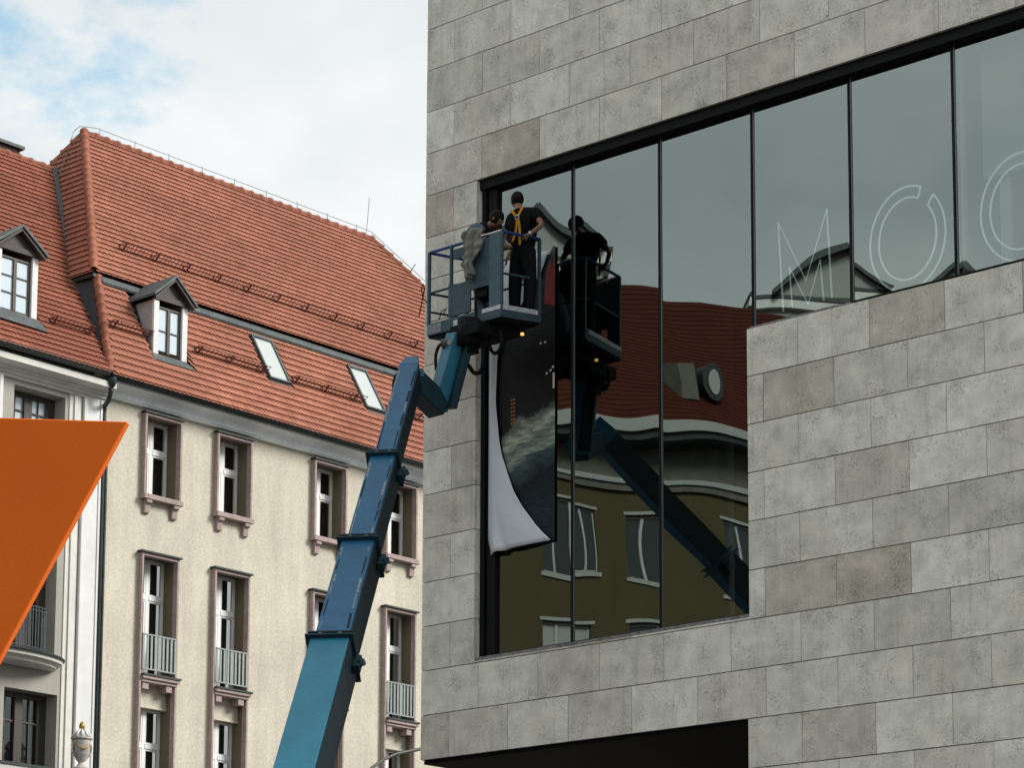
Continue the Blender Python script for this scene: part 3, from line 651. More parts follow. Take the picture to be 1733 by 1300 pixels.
# brown box window of the top storey, deep set
def brown_window(y0, y1, z0, z1, X, parent, ztr=None):
    f = MB(); w = .07; ym = (y0+y1)/2
    f.box((X-.08, y0, z0), (X, y0+w, z1)).box((X-.08, y1-w*3, z0), (X, y1, z1)).box((X-.08, y0+w, z1-w*1.4), (X, y1-w*3, z1)).box((X-.08, y0+w, z0), (X, y1-w*3, z0+w)).box((X-.08, ym-.13, z0+w), (X+.02, ym+.05, z1-w*1.4))
    for a, b in ((y0+w, ym-.13), (ym+.05, y1-w*3)):
        f.box((X-.06, (a+b)/2-.012, z0+w), (X-.01, (a+b)/2+.012, z1-w*1.4)); 
        if ztr: f.box((X-.06, a, ztr-.018), (X-.012, b, ztr+.018))
    fo = f.build('window', BROWNF, parent, bevel=.004)
    for a, b in ((y0+w, ym-.13), (ym+.05, y1-w*3)):
        put(MB().box((X-.045, a, z0+w), (X-.04, b, z1-w*1.4)).build('window_pane', DPANE if z1 > 15 else WPANE, parent), fo)
    mb = MB()
    for k in range(25): yy = y0+(y1-y0)*k/24; mb.v += [(X-.2+.025*math.sin(k*2.3), yy, z0), (X-.2+.025*math.sin(k*2.3), yy, z1)]
    for k in range(24): mb.f.append((2*k, 2*k+2, 2*k+3, 2*k+1))
    put(mb.build('curtain', mat('pale_curtain', (.22, .27, .28), .9) if z1 < 11 else CURT, parent, smooth=True), fo)
brown_window(2.83, 4.03, 13.6, 15.58, HBX-.31, hb, 15.22)
brown_window(2.83, 3.95, 10.6, 12.6, HBX-.31, hb, 12.1)
brown_window(2.83, 4.05, 7.6, 9.92, HBX-.31, hb, 9.38)
brown_window(-.9, .3, 13.6, 15.58, HBX-.31, hb, 15.2)
# semi-elliptical balcony
bal = MB()
def ell(rx, ry, z, n=24): return [(HBX+rx*math.sin(math.pi*k/n), 2.72-ry*math.cos(math.pi*k/n), z) for k in range(n+1)]
def ellslab(mb, layers):
    n0 = len(mb.v); n = 25
    for (rx, ry, z) in layers: mb.v += ell(rx, ry, z)
    for i in range(len(layers)-1):
        for k in range(n-1): mb.f.append((n0+i*n+k, n0+i*n+k+1, n0+(i+1)*n+k+1, n0+(i+1)*n+k))
    mb.f.append(tuple(n0+k for k in range(n))[::-1]); mb.f.append(tuple(n0+(len(layers)-1)*n+k for k in range(n)))
ellslab(bal, [(.40, 1.15, 10.34), (.48, 1.22, 10.36), (.50, 1.24, 10.42), (.60, 1.34, 10.44), (.62, 1.36, 10.50)])
bo = bal.build('balcony', OFFW, hb)
b2_ = MB(); ellslab(b2_, [(.65, 1.39, 10.502), (.66, 1.40, 10.535), (.62, 1.36, 10.56)]); put(b2_.build('balcony_edge', DARKM, hb), bo)
RAILD = mat('dark_iron_rail', (.06, .075, .08), .5, .3)
rl = MB(); pts = [(HBX+.02, 1.75, 0), (HBX+.38, 2.0, 0), (HBX+.5, 2.5, 0), (HBX+.5, 2.9, 0), (HBX+.40, 3.42, 0), (HBX+.02, 3.62, 0)]
def alongp(pts, n):
    P = [Vector(p) for p in pts]; L = [0]
    for a, b in zip(P, P[1:]): L.append(L[-1]+(b-a).length)
    out = []
    for k in range(n):
        s = L[-1]*k/(n-1); i = max(j for j in range(len(P)-1) if L[j] <= s+1e-9); out.append(P[i].lerp(P[i+1], (s-L[i])/(L[i+1]-L[i])))
    return out
for z in (11.38, 11.31, 10.62): rl.tube([(p[0], p[1], z) for p in pts], .011 if z < 11.37 else .015, 6)
put(rl.build('balcony_railing', RAILD, hb), bo)
for q in alongp(pts, 30): put(MB().box((q.x-.007, q.y-.007, 10.56), (q.x+.007, q.y+.007, 11.38)).build('baluster', RAILD, hb), bo)
# bowed ledge under the urn
lg = MB(); n_l = 20
def bow(rx, z): return [(HBX, .4, z)]+[(HBX+rx*(1-((k/n_l*2-1))**4)**.5 if k not in (0, n_l) else HBX+rx*.35, .4+(4.55-.4)*k/n_l, z) for k in range(n_l+1)]+[(HBX, 4.55, z)]
def bowslab(mb, layers):
    n0 = len(mb.v); n = n_l+3
    for rx, z in layers: mb.v += bow(rx, z)
    for i in range(len(layers)-1):
        for k in range(n): k2 = (k+1) % n; mb.f.append((n0+i*n+k, n0+i*n+k2, n0+(i+1)*n+k2, n0+(i+1)*n+k))
    mb.f.append(tuple(n0+k for k in range(n))[::-1]); mb.f.append(tuple(n0+(len(layers)-1)*n+k for k in range(n)))
bowslab(lg, [(.7, 6.5), (.7, 8.2), (.82, 8.22), (.84, 8.36)]); ldo = lg.build('bay_ledge', OFFW, hb)
l2 = MB(); bowslab(l2, [(.86, 8.362), (.86, 8.40), (.78, 8.43)]); put(l2.build('ledge_flashing', DARKM, hb), ldo)
# urn
ux, uy, uz = -12.38, 4.15, 8.432
ur = empty('stone_urn', (ux, uy, uz), 'weathered stone urn with gilded finial and garland on the bay ledge', 'urn')
MB().box((ux-.17, uy-.17, uz), (ux+.17, uy+.17, uz+.05)).lathe((ux, uy, uz), [(.15,.05),(.15,.08),(.09,.12),(.05,.17),(.055,.20),(.09,.23),(.14,.33),(.172,.46),(.175,.56),(.165,.60)], 24).build('bowl', URNM, ur, smooth=False)
MB().lathe((ux, uy, uz), [(.165,.60),(.20,.615),(.20,.645),(.165,.66),(.12,.74),(.05,.79),(.0,.80)], 20).build('lid', URNM, ur)
fl_ = MB()
for k in range(10):
    a = 2*math.pi*k/10; fl_.tube([(ux+.175*math.cos(a), uy+.175*math.sin(a), uz+.65), (ux+.125*math.cos(a), uy+.125*math.sin(a), uz+.74), (ux+.045*math.cos(a), uy+.045*math.sin(a), uz+.80)], [.03, .022, .01], 6)
fl_.build('lid_gadroon', WHITE, ur, smooth=True)
MB().lathe((ux, uy, uz), [(.0,.79),(.045,.80),(.058,.85),(.05,.90),(.02,.94),(0,.95)], 12).build('finial', GOLD, ur, smooth=True)
for sgn in (-1, 1): MB().tube([(ux+sgn*.02, uy+sgn*.17, uz+.57), (ux, uy+sgn*.235, uz+.50), (ux, uy+sgn*.225, uz+.38), (ux, uy+sgn*.12, uz+.27)], .016, 6).build('handle', URNM, ur, smooth=True)
gl_ = MB()
for k in range(4):
    a0 = k*math.pi/2+.3; gl_.tube([(ux+(.175)*math.cos(a0+t*math.pi/2), uy+.175*math.sin(a0+t*math.pi/2), uz+.52-.10*math.sin(math.pi*t)) for t in [i/8 for i in range(9)]], .012, 5)
gl_.build('garland', GOLD, ur, smooth=True)
# roof of the grey house
BO = Vector((-12.50, 0, 16.10)); BV = Vector((-math.cos(R(50)), 0, math.sin(R(50))))
bl = (22.05-16.10)/math.sin(R(50)); BRX = -12.5-bl*math.cos(R(50))
polyB = [(-2.1, 0), (4.66, 0), (5.36, 3.3), (7.15, bl), (-2.1, bl)]
roofB = slab('roof', BO, Yv, BV, polyB, TILEU, hb)
holeB = [[(2.34, .84), (3.48, .84), (3.48, 3.0), (2.34, 3.0)]]
polyBt = [(1.2, 0), (4.66, 0), (5.36, 3.3), (7.15, bl), (1.2, bl)]
tile_roof(roofB, BO, Yv, BV, polyBt, holeB, 300, near=(3.9, .7), old=True)
MB().prism([BO+Yv*u+BV*v for u, v in [(-2.1,0),(1.2,0),(1.2,bl),(-2.1,bl)]], (.03,0,.02)).build('roof_slope', TILE, hb)
MB().add([(BRX,-2.1,22.05),(BRX,7.1,22.05),(2*BRX+12.5,7.1,16.1),(2*BRX+12.5,-2.1,16.1)], [(0,1,2,3)]).build('rear_roof', TILE, hb)
ridge_tiles(hb, (BRX, 1.2, 22.09), (BRX, 7.15, 22.09), .08)
vb = MB(); vb.bar(BO+Yv*5.38+BV*3.3+Vector((.05,0,.04)), BO+Yv*7.12+BV*bl+Vector((.05,0,.06)), .10, .04); vb.build('valley_flashing', DARKM, hb)
ch = empty('chimney', (BRX, 4.4, 21.2), 'low dark brick chimney top standing at the grey house ridge', 'chimney')
MB().box((BRX-.55, 4.3, 21.5), (BRX-.05, 6.28, 22.30)).build('stack', BRICK, ch); MB().box((BRX-.62, 4.2, 22.302), (BRX+.02, 6.36, 22.37)).build('cap', DARKM, ch)

# downpipe at the joint
dp = empty('downpipe', (-12.75, 4.82, 0), 'dark downpipe with hopper where the grey and cream houses meet', 'downpipe')
MB().tube([(-12.62,4.80,16.02),(-12.62,4.80,15.78),(-12.72,4.84,15.66),(-12.93,4.92,15.60),(-12.94,4.92,15.45),(-12.94,4.92,0)], .045, 10).build('pipe', DARKM, dp, smooth=True)
MB().tube([(-12.6,4.80,16.2),(-12.6,4.80,16.0),(-12.62,4.80,15.9)], [.11,.10,.07], 12).build('hopper', DARKM, dp, smooth=True)
MB().tube([(-12.90,5.02,14.55),(-12.93,5.02,14.62),(-12.95,5.02,14.5),(-12.95,5.02,0)], .028, 8).build('conduit', ZINC, dp, smooth=True)

# ------------------------------------------------------------------ dormers
def dormer(parent, name, y0, y1, z0, zw, zt, Xf, slopeX, rows, lean_left):
    """window wall at Xf; y0..y1 the window wall, z0 foot, zw eaves, zt gable top"""
    d = empty(name, (Xf, (y0+y1)/2, z0), None, None); d.parent = parent; d.matrix_parent_inverse = wm(parent).inverted(); d['x'] = 0; del d['x']
    ym = (y0+y1)/2; jw = .13
    for a, b in ((y0, y0+jw), (y1-jw, y1)): MB().box((Xf-.06, a, z0+.08), (Xf, b, zw)).build('jamb', WHITE, d, bevel=.004)
    MB().box((Xf-.07, y0-.01, z0), (Xf+.01, y1+.01, z0+.078)).build('apron', ZINC, d)
    # cheeks
    for y, s_ in ((y0, -1), (y1, 1)):
        xt = slopeX(zw); xb = slopeX(z0)
        MB().prism([(Xf-.062, y-.004*s_, z0), (Xf-.062, y-.004*s_, zw), (xt, y-.004*s_, zw), (xb-.02, y-.004*s_, z0)], (0, -.05*s_, 0)).build('cheek', CHEEK, d)
        MB().prism([(Xf-.10, y+.004*s_, z0-.03), (Xf-.03, y+.004*s_, z0-.03), (xt+.09, y+.004*s_, zw), (xt-.02, y+.004*s_, zw)], (0, .025*s_, 0)).build('side_flashing', DARKM, d)
    # window
    X = Xf-.06; w = .035; wz0, wz1 = z0+.11, zw-.13
    f = MB(); a, b = y0+jw, y1-jw
    f.box((X-.05, a, wz0-.03), (X, a+w, wz1+.04)).box((X-.05, b-w*1.4, wz0-.03), (X, b, wz1+.04)).box((X-.05, a+w, wz0-.03), (X, b-w*1.4, wz0+w)).box((X-.05, a+w, wz1), (X, b-w*1.4, wz1+.04)).box((X-.05, (a+b)/2-.04, wz0+w), (X+.012, (a+b)/2+.03, wz1))
    for k in range(1, rows):
        zz = wz0+w+(wz1-wz0-w)*k/rows; f.box((X-.04, a+w, zz-.012), (X-.006, (a+b)/2-.04, zz+.012)).box((X-.04, (a+b)/2+.03, zz-.012), (X-.006, b-w*1.4, zz+.012))
    f.build('window_frame', BROWNF, d)
    for p_, q_ in ((a+w, (a+b)/2-.04), ((a+b)/2+.03, b-w*1.4)):
        for k in range(rows):
            c = wz0+w+(wz1-wz0-w)*k/rows; e = wz0+w+(wz1-wz0-w)*(k+1)/rows
            MB().box((X-.03, p_, c+.012), (X-.025, q_, e-.012)).build('window_pane', DPANE, d)
    MB().box((Xf-.05, y0-.0, zw+.001), (Xf+.03, y1+.0, zw+.10)).build('lintel', WOODD, d)
    # gable roof with overhang
    ov = .12; ovx = .16; th = .055
    for s_, ye in ((-1, y0-ov), (1, y1+ov)):
        zlow = zw+.02
        xr = slopeX(zt)-.15; xl = slopeX(zlow)
        MB().prism([(Xf+ovx, ym, zt), (Xf+ovx, ye, zlow), (xl, ye, zlow), (xr, ym, zt)], (0, 0, th)).build('dormer_roof', ZINC, d)
        MB().prism([(Xf+.03, ym, zt-.07), (Xf+.03, ye-s_*.05, zlow-.05), (Xf+.03, ye-s_*.05, zlow-.001), (Xf+.03, ym, zt-.002)], (.10, 0, 0)).build('bargeboard', WOODD, d)
    MB().prism([(Xf-.02, y0+.03, zw+.10), (Xf-.02, y1-.03, zw+.10), (Xf-.02, ym, zt-.06)], (.02, 0, 0)).build('gable_board', WOODD, d)
    return d
sA = lambda z: -12.52-(z-16.10)/math.tan(R(60))
sB = lambda z: -12.5-(z-16.10)/math.tan(R(50))
d1 = dormer(ha, 'dormer', 6.15, 7.02, 16.88, 18.05, 18.55, -13.0, sA, 2, True)
d2 = dormer(hb, 'dormer', 2.42, 3.40, 16.90, 18.15, 18.62, -13.14, sB, 3, True)
MB().prism([(-12.84, 6.05, 16.78), (-12.84, 7.12, 16.78), (-12.98, 7.06, 16.93), (-12.98, 6.11, 16.93)], (-.03, 0, -.01)).build('apron_flashing', ZINC, ha)
MB().prism([(-12.88, 2.36, 16.72), (-12.88, 3.50, 16.70), (-13.10, 3.44, 16.94), (-13.10, 2.38, 16.94)], (-.03, 0, -.01)).build('apron_flashing', ZINC, hb)

# ------------------------------------------------------------------ skylights on the lower slope
LN = Vector((math.sin(R(60)), 0, math.cos(R(60))))
def onL(u, v, h=0): return LO+Yv*u+LV*v+LN*h
def skylight(y0, y1, v0, v1):
    s = MB().build('skylight', ZINC, roofL); put(s, ha)
    f = MB(); w = .045
    def bx(a, b, c, d, h0, h1): f.add([onL(u, v, h) for h in (h0, h1) for u, v in ((a,c),(b,c),(b,d),(a,d))], [(3,2,1,0),(4,5,6,7),(0,1,5,4),(1,2,6,5),(2,3,7,6),(3,0,4,7)])
    bx(y0, y0+w, v0, v1, 0, .11); bx(y1-w, y1, v0, v1, 0, .11); bx(y0+w, y1-w, v1-w*1.6, v1, 0, .12); bx(y0+w, y1-w, v0, v0+w, 0, .105)
    put(f.build('skylight_frame', ZINC, ha, bevel=.005), s)
    g = MB(); g.add([onL(u, v, .08) for u, v in ((y0+w,v0+w),(y1-w,v0+w),(y1-w,v1-w*1.6),(y0+w,v1-w*1.6))], [(0,1,2,3)]); put(g.build('skylight_pane', mat('skylight_glass', (.50, .54, .52), .06, 0, .9), ha), s)
    b = MB(); b.add([onL(u, v, h) for h in (.035, .05) for u, v in ((y0-.04,v0-.13),(y1+.04,v0-.13),(y1+.02,v0),(y0-.02,v0))], [(3,2,1,0),(4,5,6,7),(0,1,5,4),(1,2,6,5),(2,3,7,6),(3,0,4,7)]); put(b.build('skylight_apron', DARKM, ha), s)
skylight(9.32, 9.91, 1.21, 2.42); skylight(12.13, 12.71, 1.21, 2.42)

# ------------------------------------------------------------------ snow guards
def snow_guard(parent, P, U, V, Nn, y0, y1, hgt=.16):
    g = MB(); L = y1-y0
    for h in (.09, .09+hgt/2, .09+hgt): g.tube([P+U*y0+Nn*h, P+U*y1+Nn*h], .010, 5)
    n = int(L/.10)
    for k in range(n+1): g.tube([P+U*(y0+L*k/n)+Nn*.09, P+U*(y0+L*k/n)+Nn*(.09+hgt)], .0075, 4)
    o = g.build('snow_guard', RUST, parent)
    for k in range(max(2, int(L/.85)+1)):
        y = y0+.1+.85*k
        if y > y1: break
        b = MB(); b.bar(P+U*y+V*.16+Nn*.07, P+U*y-V*.04+Nn*.07, .022, .016); b.bar(P+U*y-V*.04+Nn*.05, P+U*y-V*.015+Nn*(.11+hgt), .026, .018); b.bar(P+U*y+V*.15+Nn*.07, P+U*y+Nn*(.07+hgt), .012, .012)
        put(b.build('guard_bracket', RUST, parent), o)
UN = Vector((math.sin(R(52)), 0, math.cos(R(52)))); BN = Vector((math.sin(R(50)), 0, math.cos(R(50))))
P = UE+UV*1.10; snow_guard(ha, P, Yv, UV, UN, 6.4, 18.3)
P = LO+LV*1.33
for a, b in ((5.12, 6.14), (7.3, 9.27), (9.98, 12.08), (12.78, 17.5)): snow_guard(ha, P, Yv, LV, LN, a, b)
P = BO+BV*1.15; snow_guard(hb, P, Yv, BV, BN, 3.72, 4.75)

# ------------------------------------------------------------------ lightning conductor
lc = empty('lightning_conductor', (RXr, 7.77, RH), 'thin lightning wire on short pegs along the high tiled ridge', 'lightning rod')
WIRE = mat('dull_wire', (.18, .19, .19), .5, .6)
hN = Uh.cross(Vh).normalized(); hN = hN if hN.y < 0 else -hN
onH = lambda u, v: e0+Uh*u+Vh*v+hN*.10
MB().tube([onH(hw*.42, hl*.45), onH(hw*.5+.15, hl*.93), (RXr-.25, 7.68, RH+.12), (RXr-.12, 7.73, RH+.22), (RXr, 8.1, RH+.26), (RXr, 16.5, RH+.24), (-13.75, 19.5, 18.85)], .008, 5).build('wire', WIRE, lc)
pg = MB()
for k in range(9): pg.bar((RXr, 8.2+k*.98, RH+.10), (RXr, 8.2+k*.98, RH+.29), .014)
for t in (.2, .55, .85): q = Vector((RXr, 16.53, RH)).lerp(Vector((-13.83, 19.5, 18.6)), t); pg.bar(q+Vector((0,0,.1)), q+Vector((0.1,0.1,.32)), .02)
pg.build('peg', WIRE, lc); MB().tube([(RXr, 16.35, RH+.1), (RXr+.02, 16.43, RH+1.05)], .008, 5).build('rod', WIRE, lc)

# ------------------------------------------------------------------ orange triangular panel in the foreground
T = [Vector((13.681, -17.026, 5.695)), Vector((10.85, -18.425, 0.004)), Vector((9.13, -21.178, 5.846))]
nrm = (T[1]-T[0]).cross(T[2]-T[0]).normalized()
if nrm.dot(fw) < 0: nrm = -nrm
o = MB().prism(T, nrm*.12).build('orange_panel', ORANGE, None, bevel=.006)
tag(o, 'large plain orange triangular panel pointing right, in the left foreground', 'panel')

# ------------------------------------------------------------------ street lamp arm
la = empty('street_lamp', (-9, 6.9, 0), 'dark curved street lamp arm reaching in front of the cream house', 'street lamp')
MB().tube([(-9,7.0,7.2),(-9,7.3,7.8),(-9,7.668,8.20),(-9,7.95,8.45),(-9,8.281,8.681),(-9,8.561,8.86),(-9,8.941,9.02),(-9,9.603,9.19),(-9,10.378,9.35),(-9,11,9.42)], .032, 8).build('arm', LAMPM, la, smooth=True)
MB().tube([(-9,6.9,0),(-9,6.9,1.2),(-9,7.0,7.3)], [.09,.07,.045], 10).build('pole', LAMPM, la, smooth=True)
MB().box((-9.12, 10.9, 9.34), (-8.88, 11.7, 9.46)).build('lamp_head', LAMPM, la, bevel=.03)

# ------------------------------------------------------------------ boom lift
bl_ = empty('boom_lift', (6.9, -10.1, 0), 'blue telescopic boom lift reaching up to the museum window', 'boom lift')
p0 = Vector((4.859, -7.0, 5.666)); p1 = Vector((1.404, -1.729, 11.981)); ax = (p1-p0).normalized()
side = Vector((ax.y, -ax.x, 0)).normalized()
if side.x < 0: side = -side
topn = side.cross(ax).normalized()
if topn.z < 0: topn = -topn
def at(t): return p0+ax*t
L0 = (p1-p0).length
def sec(t0, t1, w, h, m1, name='boom_section', w1=None, h1=None):
    w1 = w1 or w; h1 = h1 or h
    a = at(t0); b = at(t1); vs = []
    for P_, ww, hh in ((a, w, h), (b, w1, h1)):
        vs += [P_+side*x*ww/2+topn*y*hh/2 for x, y in ((-1,-1),(1,-1),(1,1),(-1,1))]
    return MB().add(vs, [(3,2,1,0),(4,5,6,7),(0,1,5,4),(1,2,6,5),(2,3,7,6),(3,0,4,7)]).build(name, m1, bl_, bevel=.012)
# axis parameter where the collars sit
tc1, tc2, tc3 = 2.15, 4.28, 6.34
s1 = sec(-5.1, tc1, .45, .56, TEALL); s2 = sec(tc1-.3, tc2, .40, .48, TEALD); s3 = sec(tc2-.3, tc3, .32, .40, TEALD); s4 = sec(tc3-.3, L0-.20, .265, .33, TEALD)
sec(L0-.20, L0+.06, .264, .33, TEALD, 'boom_tip', .17, .28)
def collar(t, w, h, par):
    for dt_, e in ((0, .055), (.085, .035)):
        a = at(t+dt_); mb = MB()
        vs = [a+ax*l+side*x*(w/2+e)+topn*y*(h/2+e) for l in (0, .028) for x, y in ((-1,-1),(1,-1),(1,1),(-1,1))]
        mb.add(vs, [(3,2,1,0),(4,5,6,7),(0,1,5,4),(1,2,6,5),(2,3,7,6),(3,0,4,7)]); put(mb.build('collar', TEALK, bl_, bevel=.008), par)
    vs = [at(t)+ax*l+side*x*(w/2-.01)+topn*y*(h/2+.006) for l in (.028, .085) for x, y in ((-1,-1),(1,-1),(1,1),(-1,1))]
    put(MB().add(vs, [(3,2,1,0),(4,5,6,7),(0,1,5,4),(1,2,6,5),(2,3,7,6),(3,0,4,7)]).build('collar_pad', TEALD, bl_), par)
    for x in (-.25, .25):
        c = at(t+.056)+side*x*w+topn*(h/2+.006); put(MB().tube([c, c+topn*.03], .024, 6).build('bolt', BOLTM, bl_), par)
    c = at(t-.05)+side*(w/2+.03); put(MB().obox(Matrix((side, topn, ax)).transposed().to_4x4(), (0,0,0), (0,0,0)).build('sensor_bracket', TEALK, bl_), par)
    put(MB().bar(c+side*.03+ax*.10-topn*.04, c+side*.03-ax*.12-topn*.04, .09, .12).bar(c+side*.06-ax*.06, c+side*.12-ax*.02, .07, .08).build('guide_block', TEALK, bl_, bevel=.012), par)
def shade_plate(t0, t1, w, h, par):  # dark plates added to deepen the shade of the side faces and their reflection
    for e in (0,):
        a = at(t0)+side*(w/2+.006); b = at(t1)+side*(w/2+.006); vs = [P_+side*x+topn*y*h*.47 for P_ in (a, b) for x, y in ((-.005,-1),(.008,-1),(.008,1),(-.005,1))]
        put(MB().add(vs, [(3,2,1,0),(4,5,6,7),(0,1,5,4),(1,2,6,5),(2,3,7,6),(3,0,4,7)]).build('side_shade_plate', SIDESHADE, bl_), par)
SIDESHADE = mat('dark_side_shade', (.006, .018, .026), .6, 0, .3, noise=((6, .3, 4),))
shade_plate(-5.0, tc1-.12, .45, .56, s1); shade_plate(tc1, tc2-.12, .40, .48, s2); shade_plate(tc2, tc3-.12, .32, .40, s3); shade_plate(tc3, L0-.3, .265, .33, s4)
collar(tc1-.10, .45, .56, s1); collar(tc2-.10, .40, .48, s2); collar(tc3-.10, .32, .40, s3)
# scraped wear strips on the telescoping faces
def scrape(t0, t1, w, h, par):
    for x in (-.40, .40):
        t = t0
        while t < t1:
            l = random.uniform(.15, .5); e = min(t+l, t1); ww = random.uniform(.012, .028)
            a = at(t)+side*(x*w+random.uniform(-.006, .006))+topn*(h/2+.0012); b = at(e)+side*(x*w+random.uniform(-.006, .006))+topn*(h/2+.0012)
            put(MB().bar(a, b, ww, .002, side=topn).build('scraped_strip', SCRATCH if random.random() < .62 else SLOT, bl_), par); t = e+random.uniform(.02, .14)
scrape(tc1+.15, tc2-.25, .40, .48, s2); scrape(tc2+.1, tc3-.2, .32, .40, s3); scrape(tc3+.15, L0-.4, .265, .33, s4)
# fly jib: link down, then up to the platform
T0 = Vector((1.50, -1.74, 11.74)); K0 = Vector((1.47, -1.30, 11.53)); J1 = Vector((1.70, -1.17, 12.50))
MB().bar(T0+Vector((-.06,-.08,.05)), K0+Vector((.0,.05,-.02)), .30, .30, side=(0,0,1)).build('jib_link', TEALK, bl_, bevel=.02)
MB().bar(T0+Vector((-.02,-.03,.12)), T0+Vector((.06,.06,.13)), .16, .12).build('link_bracket', TEALL, bl_, bevel=.01)
MB().bar(K0+(J1-K0).normalized()*(-.06), J1, .22, .25, side=(-.9,.25,.1)).build('jib', TEALL, bl_, bevel=.012)
MB().bar(K0+Vector((.17,.07,-.05)), J1+Vector((.16,.06,-.02)), .10, .20, side=(-.9,.25,.1)).build('jib_side', TEALK, bl_, bevel=.012)
MB().tube([J1+Vector((-.16,-.12,-.12)), J1+Vector((.2,.02,-.10))], .07, 14).build('jib_pin', ZINC, bl_, smooth=True)
MB().tube([J1+Vector((.02,-.15,-.14)), J1+Vector((.03,-.19,-.15))], .035, 12).build('pin_bolt', STEEL, bl_)
MB().tube([J1+Vector((.18,.02,-.18)), J1+Vector((.18,.04,.18))], .16, 14).build('rotator', RUBBER, bl_, smooth=True)
MB().box((1.66, -1.28, 12.42), (2.18, -.70, 12.60)).build('platform_mount', RUBBER, bl_, bevel=.02)
def hose(pts, r=.022):
    P_ = [Vector(p) for p in pts]; out = []
    for i in range(len(P_)-1):
        a = P_[max(i-1, 0)]; b = P_[i]; c = P_[i+1]; d = P_[min(i+2, len(P_)-1)]
        for k in range(6):
            t = k/6; out.append(.5*((2*b)+(-a+c)*t+(2*a-5*b+4*c-d)*t*t+(-a+3*b-3*c+d)*t**3))
    out.append(P_[-1]); return MB().tube(out, r, 8).build('hose', RUBBER, bl_, smooth=True)
hose([(1.34,-1.72,11.90),(1.20,-1.76,11.93),(1.13,-1.78,11.84),(1.13,-1.78,11.66),(1.20,-1.80,11.55)], .032)
hose([(1.58,-1.20,12.45),(1.42,-1.22,12.40),(1.38,-1.25,12.25),(1.42,-1.28,12.05)], .022)
hose([(1.72,-1.2,11.98),(1.80,-1.1,12.10),(1.86,-1.0,11.98),(1.98,-.98,12.02),(2.02,-1.0,12.28),(2.0,-1.0,12.45)], .03)
hose([(2.05,-.95,12.45),(2.12,-.95,12.25),(2.22,-.95,12.20),(2.30,-.95,12.30),(2.28,-.95,12.5)], .026)
hose([(1.80,-1.12,12.45),(1.86,-1.12,12.15),(1.75,-1.15,11.95),(1.66,-1.2,11.8)], .022)
hose([(1.98,-1.12,12.95),(2.0,-1.13,12.6),(1.95,-1.1,12.4)], .016)
MB().box((1.80,-1.2,12.22),(1.96,-1.02,12.46)).build('valve_block', RUBBER, bl_, bevel=.01)
# carriage on the ground (out of the picture)
tb = at(-5.1)
MB().box((tb.x-.9, tb.y-2.2, 1.15), (tb.x+.9, tb.y+1.0, 2.0)).build('turntable', TEALL, bl_, bevel=.05)
MB().box((tb.x-1.1, tb.y-1.9, .55), (tb.x+1.1, tb.y+1.9, 1.14)).build('chassis', TEALK, bl_, bevel=.05)
for sx in (-1, 1):
    for sy in (-1, 1):
        c = Vector((tb.x+sx*1.1, tb.y+sy*1.4, .50)); w_ = MB().tube([c, c+Vector((sx*.35,0,0))], .50, 24).build('wheel', RUBBER, bl_, bevel=.03); put(MB().tube([c+Vector((sx*.351,0,0)), c+Vector((sx*.37,0,0))], .24, 16).build('rim', TEALL, bl_), w_)

# ------------------------------------------------------------------ platform (moves with the lift)
BX0, BX1, BY0, BY1 = 1.08, 2.40, -1.07, -.30
tl = .10/.77
def bz(y): return (y-BY0)*tl
def zf(z, y): return z+bz(y)
FZ, TZ, RZ = 12.63, 12.80, 13.82
def slopebox(x0, x1, y0, y1, z0, z1):
    return MB().add([(x0,y0,zf(z0,y0)),(x1,y0,zf(z0,y0)),(x1,y1,zf(z0,y1)),(x0,y1,zf(z0,y1)),(x0,y0,zf(z1,y0)),(x1,y0,zf(z1,y0)),(x1,y1,zf(z1,y1)),(x0,y1,zf(z1,y1))],
        [(0,3,2,1),(4,5,6,7),(0,1,5,4),(1,2,6,5),(2,3,7,6),(3,0,4,7)])
pl = slopebox(BX0, BX1, BY0, BY1, FZ-.03, FZ+.03).build('platform', RUBBER, bl_)
slopebox(BX0+.15, BX1-.2, BY0+.1, BY1-.05, FZ-.14, FZ-.031).build('platform_base', RUBBER, bl_)
def pp(mb, n, m_, bev=.004): o_ = mb.build(n, m_, bl_, bevel=bev); put(o_, pl); return o_
pp(slopebox(BX0-.01, BX1+.01, BY0-.03, BY0, FZ, TZ), 'toe_board', PLAT); pp(slopebox(BX1, BX1+.025, BY0+.001, BY1, FZ, TZ), 'toe_board', PLAT)
pp(slopebox(BX0-.025, BX0, BY0+.001, BY1, FZ, TZ), 'toe_board', PLAT); pp(slopebox(BX0, BX1, BY1, BY1+.03, FZ, TZ), 'toe_board', PLAT)
pp(slopebox(2.08, BX1+.01, BY0-.033, BY0-.0305, TZ-.055, TZ+.0), 'scuffed_tape', SCUFF, 0); pp(slopebox(BX1+.0255, BX1+.0275, BY0+.0, BY1-.06, TZ-.065, TZ), 'scuffed_tape', SCUFF, 0)
pp(slopebox(BX0+.0, BX0+.25, BY0-.034, BY0-.0305, FZ+.02, FZ+.15), 'dirty_plate', SCRATCH, 0)
pp(MB().box((1.62, BY0-.10, 12.50), (1.80, BY0-.035, 12.72)), 'grey_box', SCUFF, .01)
for x, y in ((BX0, BY0), (1.49, BY0), (BX1, BY0), (BX1, BY1), (BX0, BY1), (1.9, BY1)):
    pp(MB().box((x-.02, y-.02, zf(FZ+.03, y)), (x+.02, y+.02, zf(RZ, y))), 'post', PLAT)
def rail(x0, y0, x1, y1, z, m_, r=.019): pp(MB().tube([(x0, y0, zf(z, y0)), (x1, y1, zf(z, y1))], r, 8), 'rail', m_, 0)
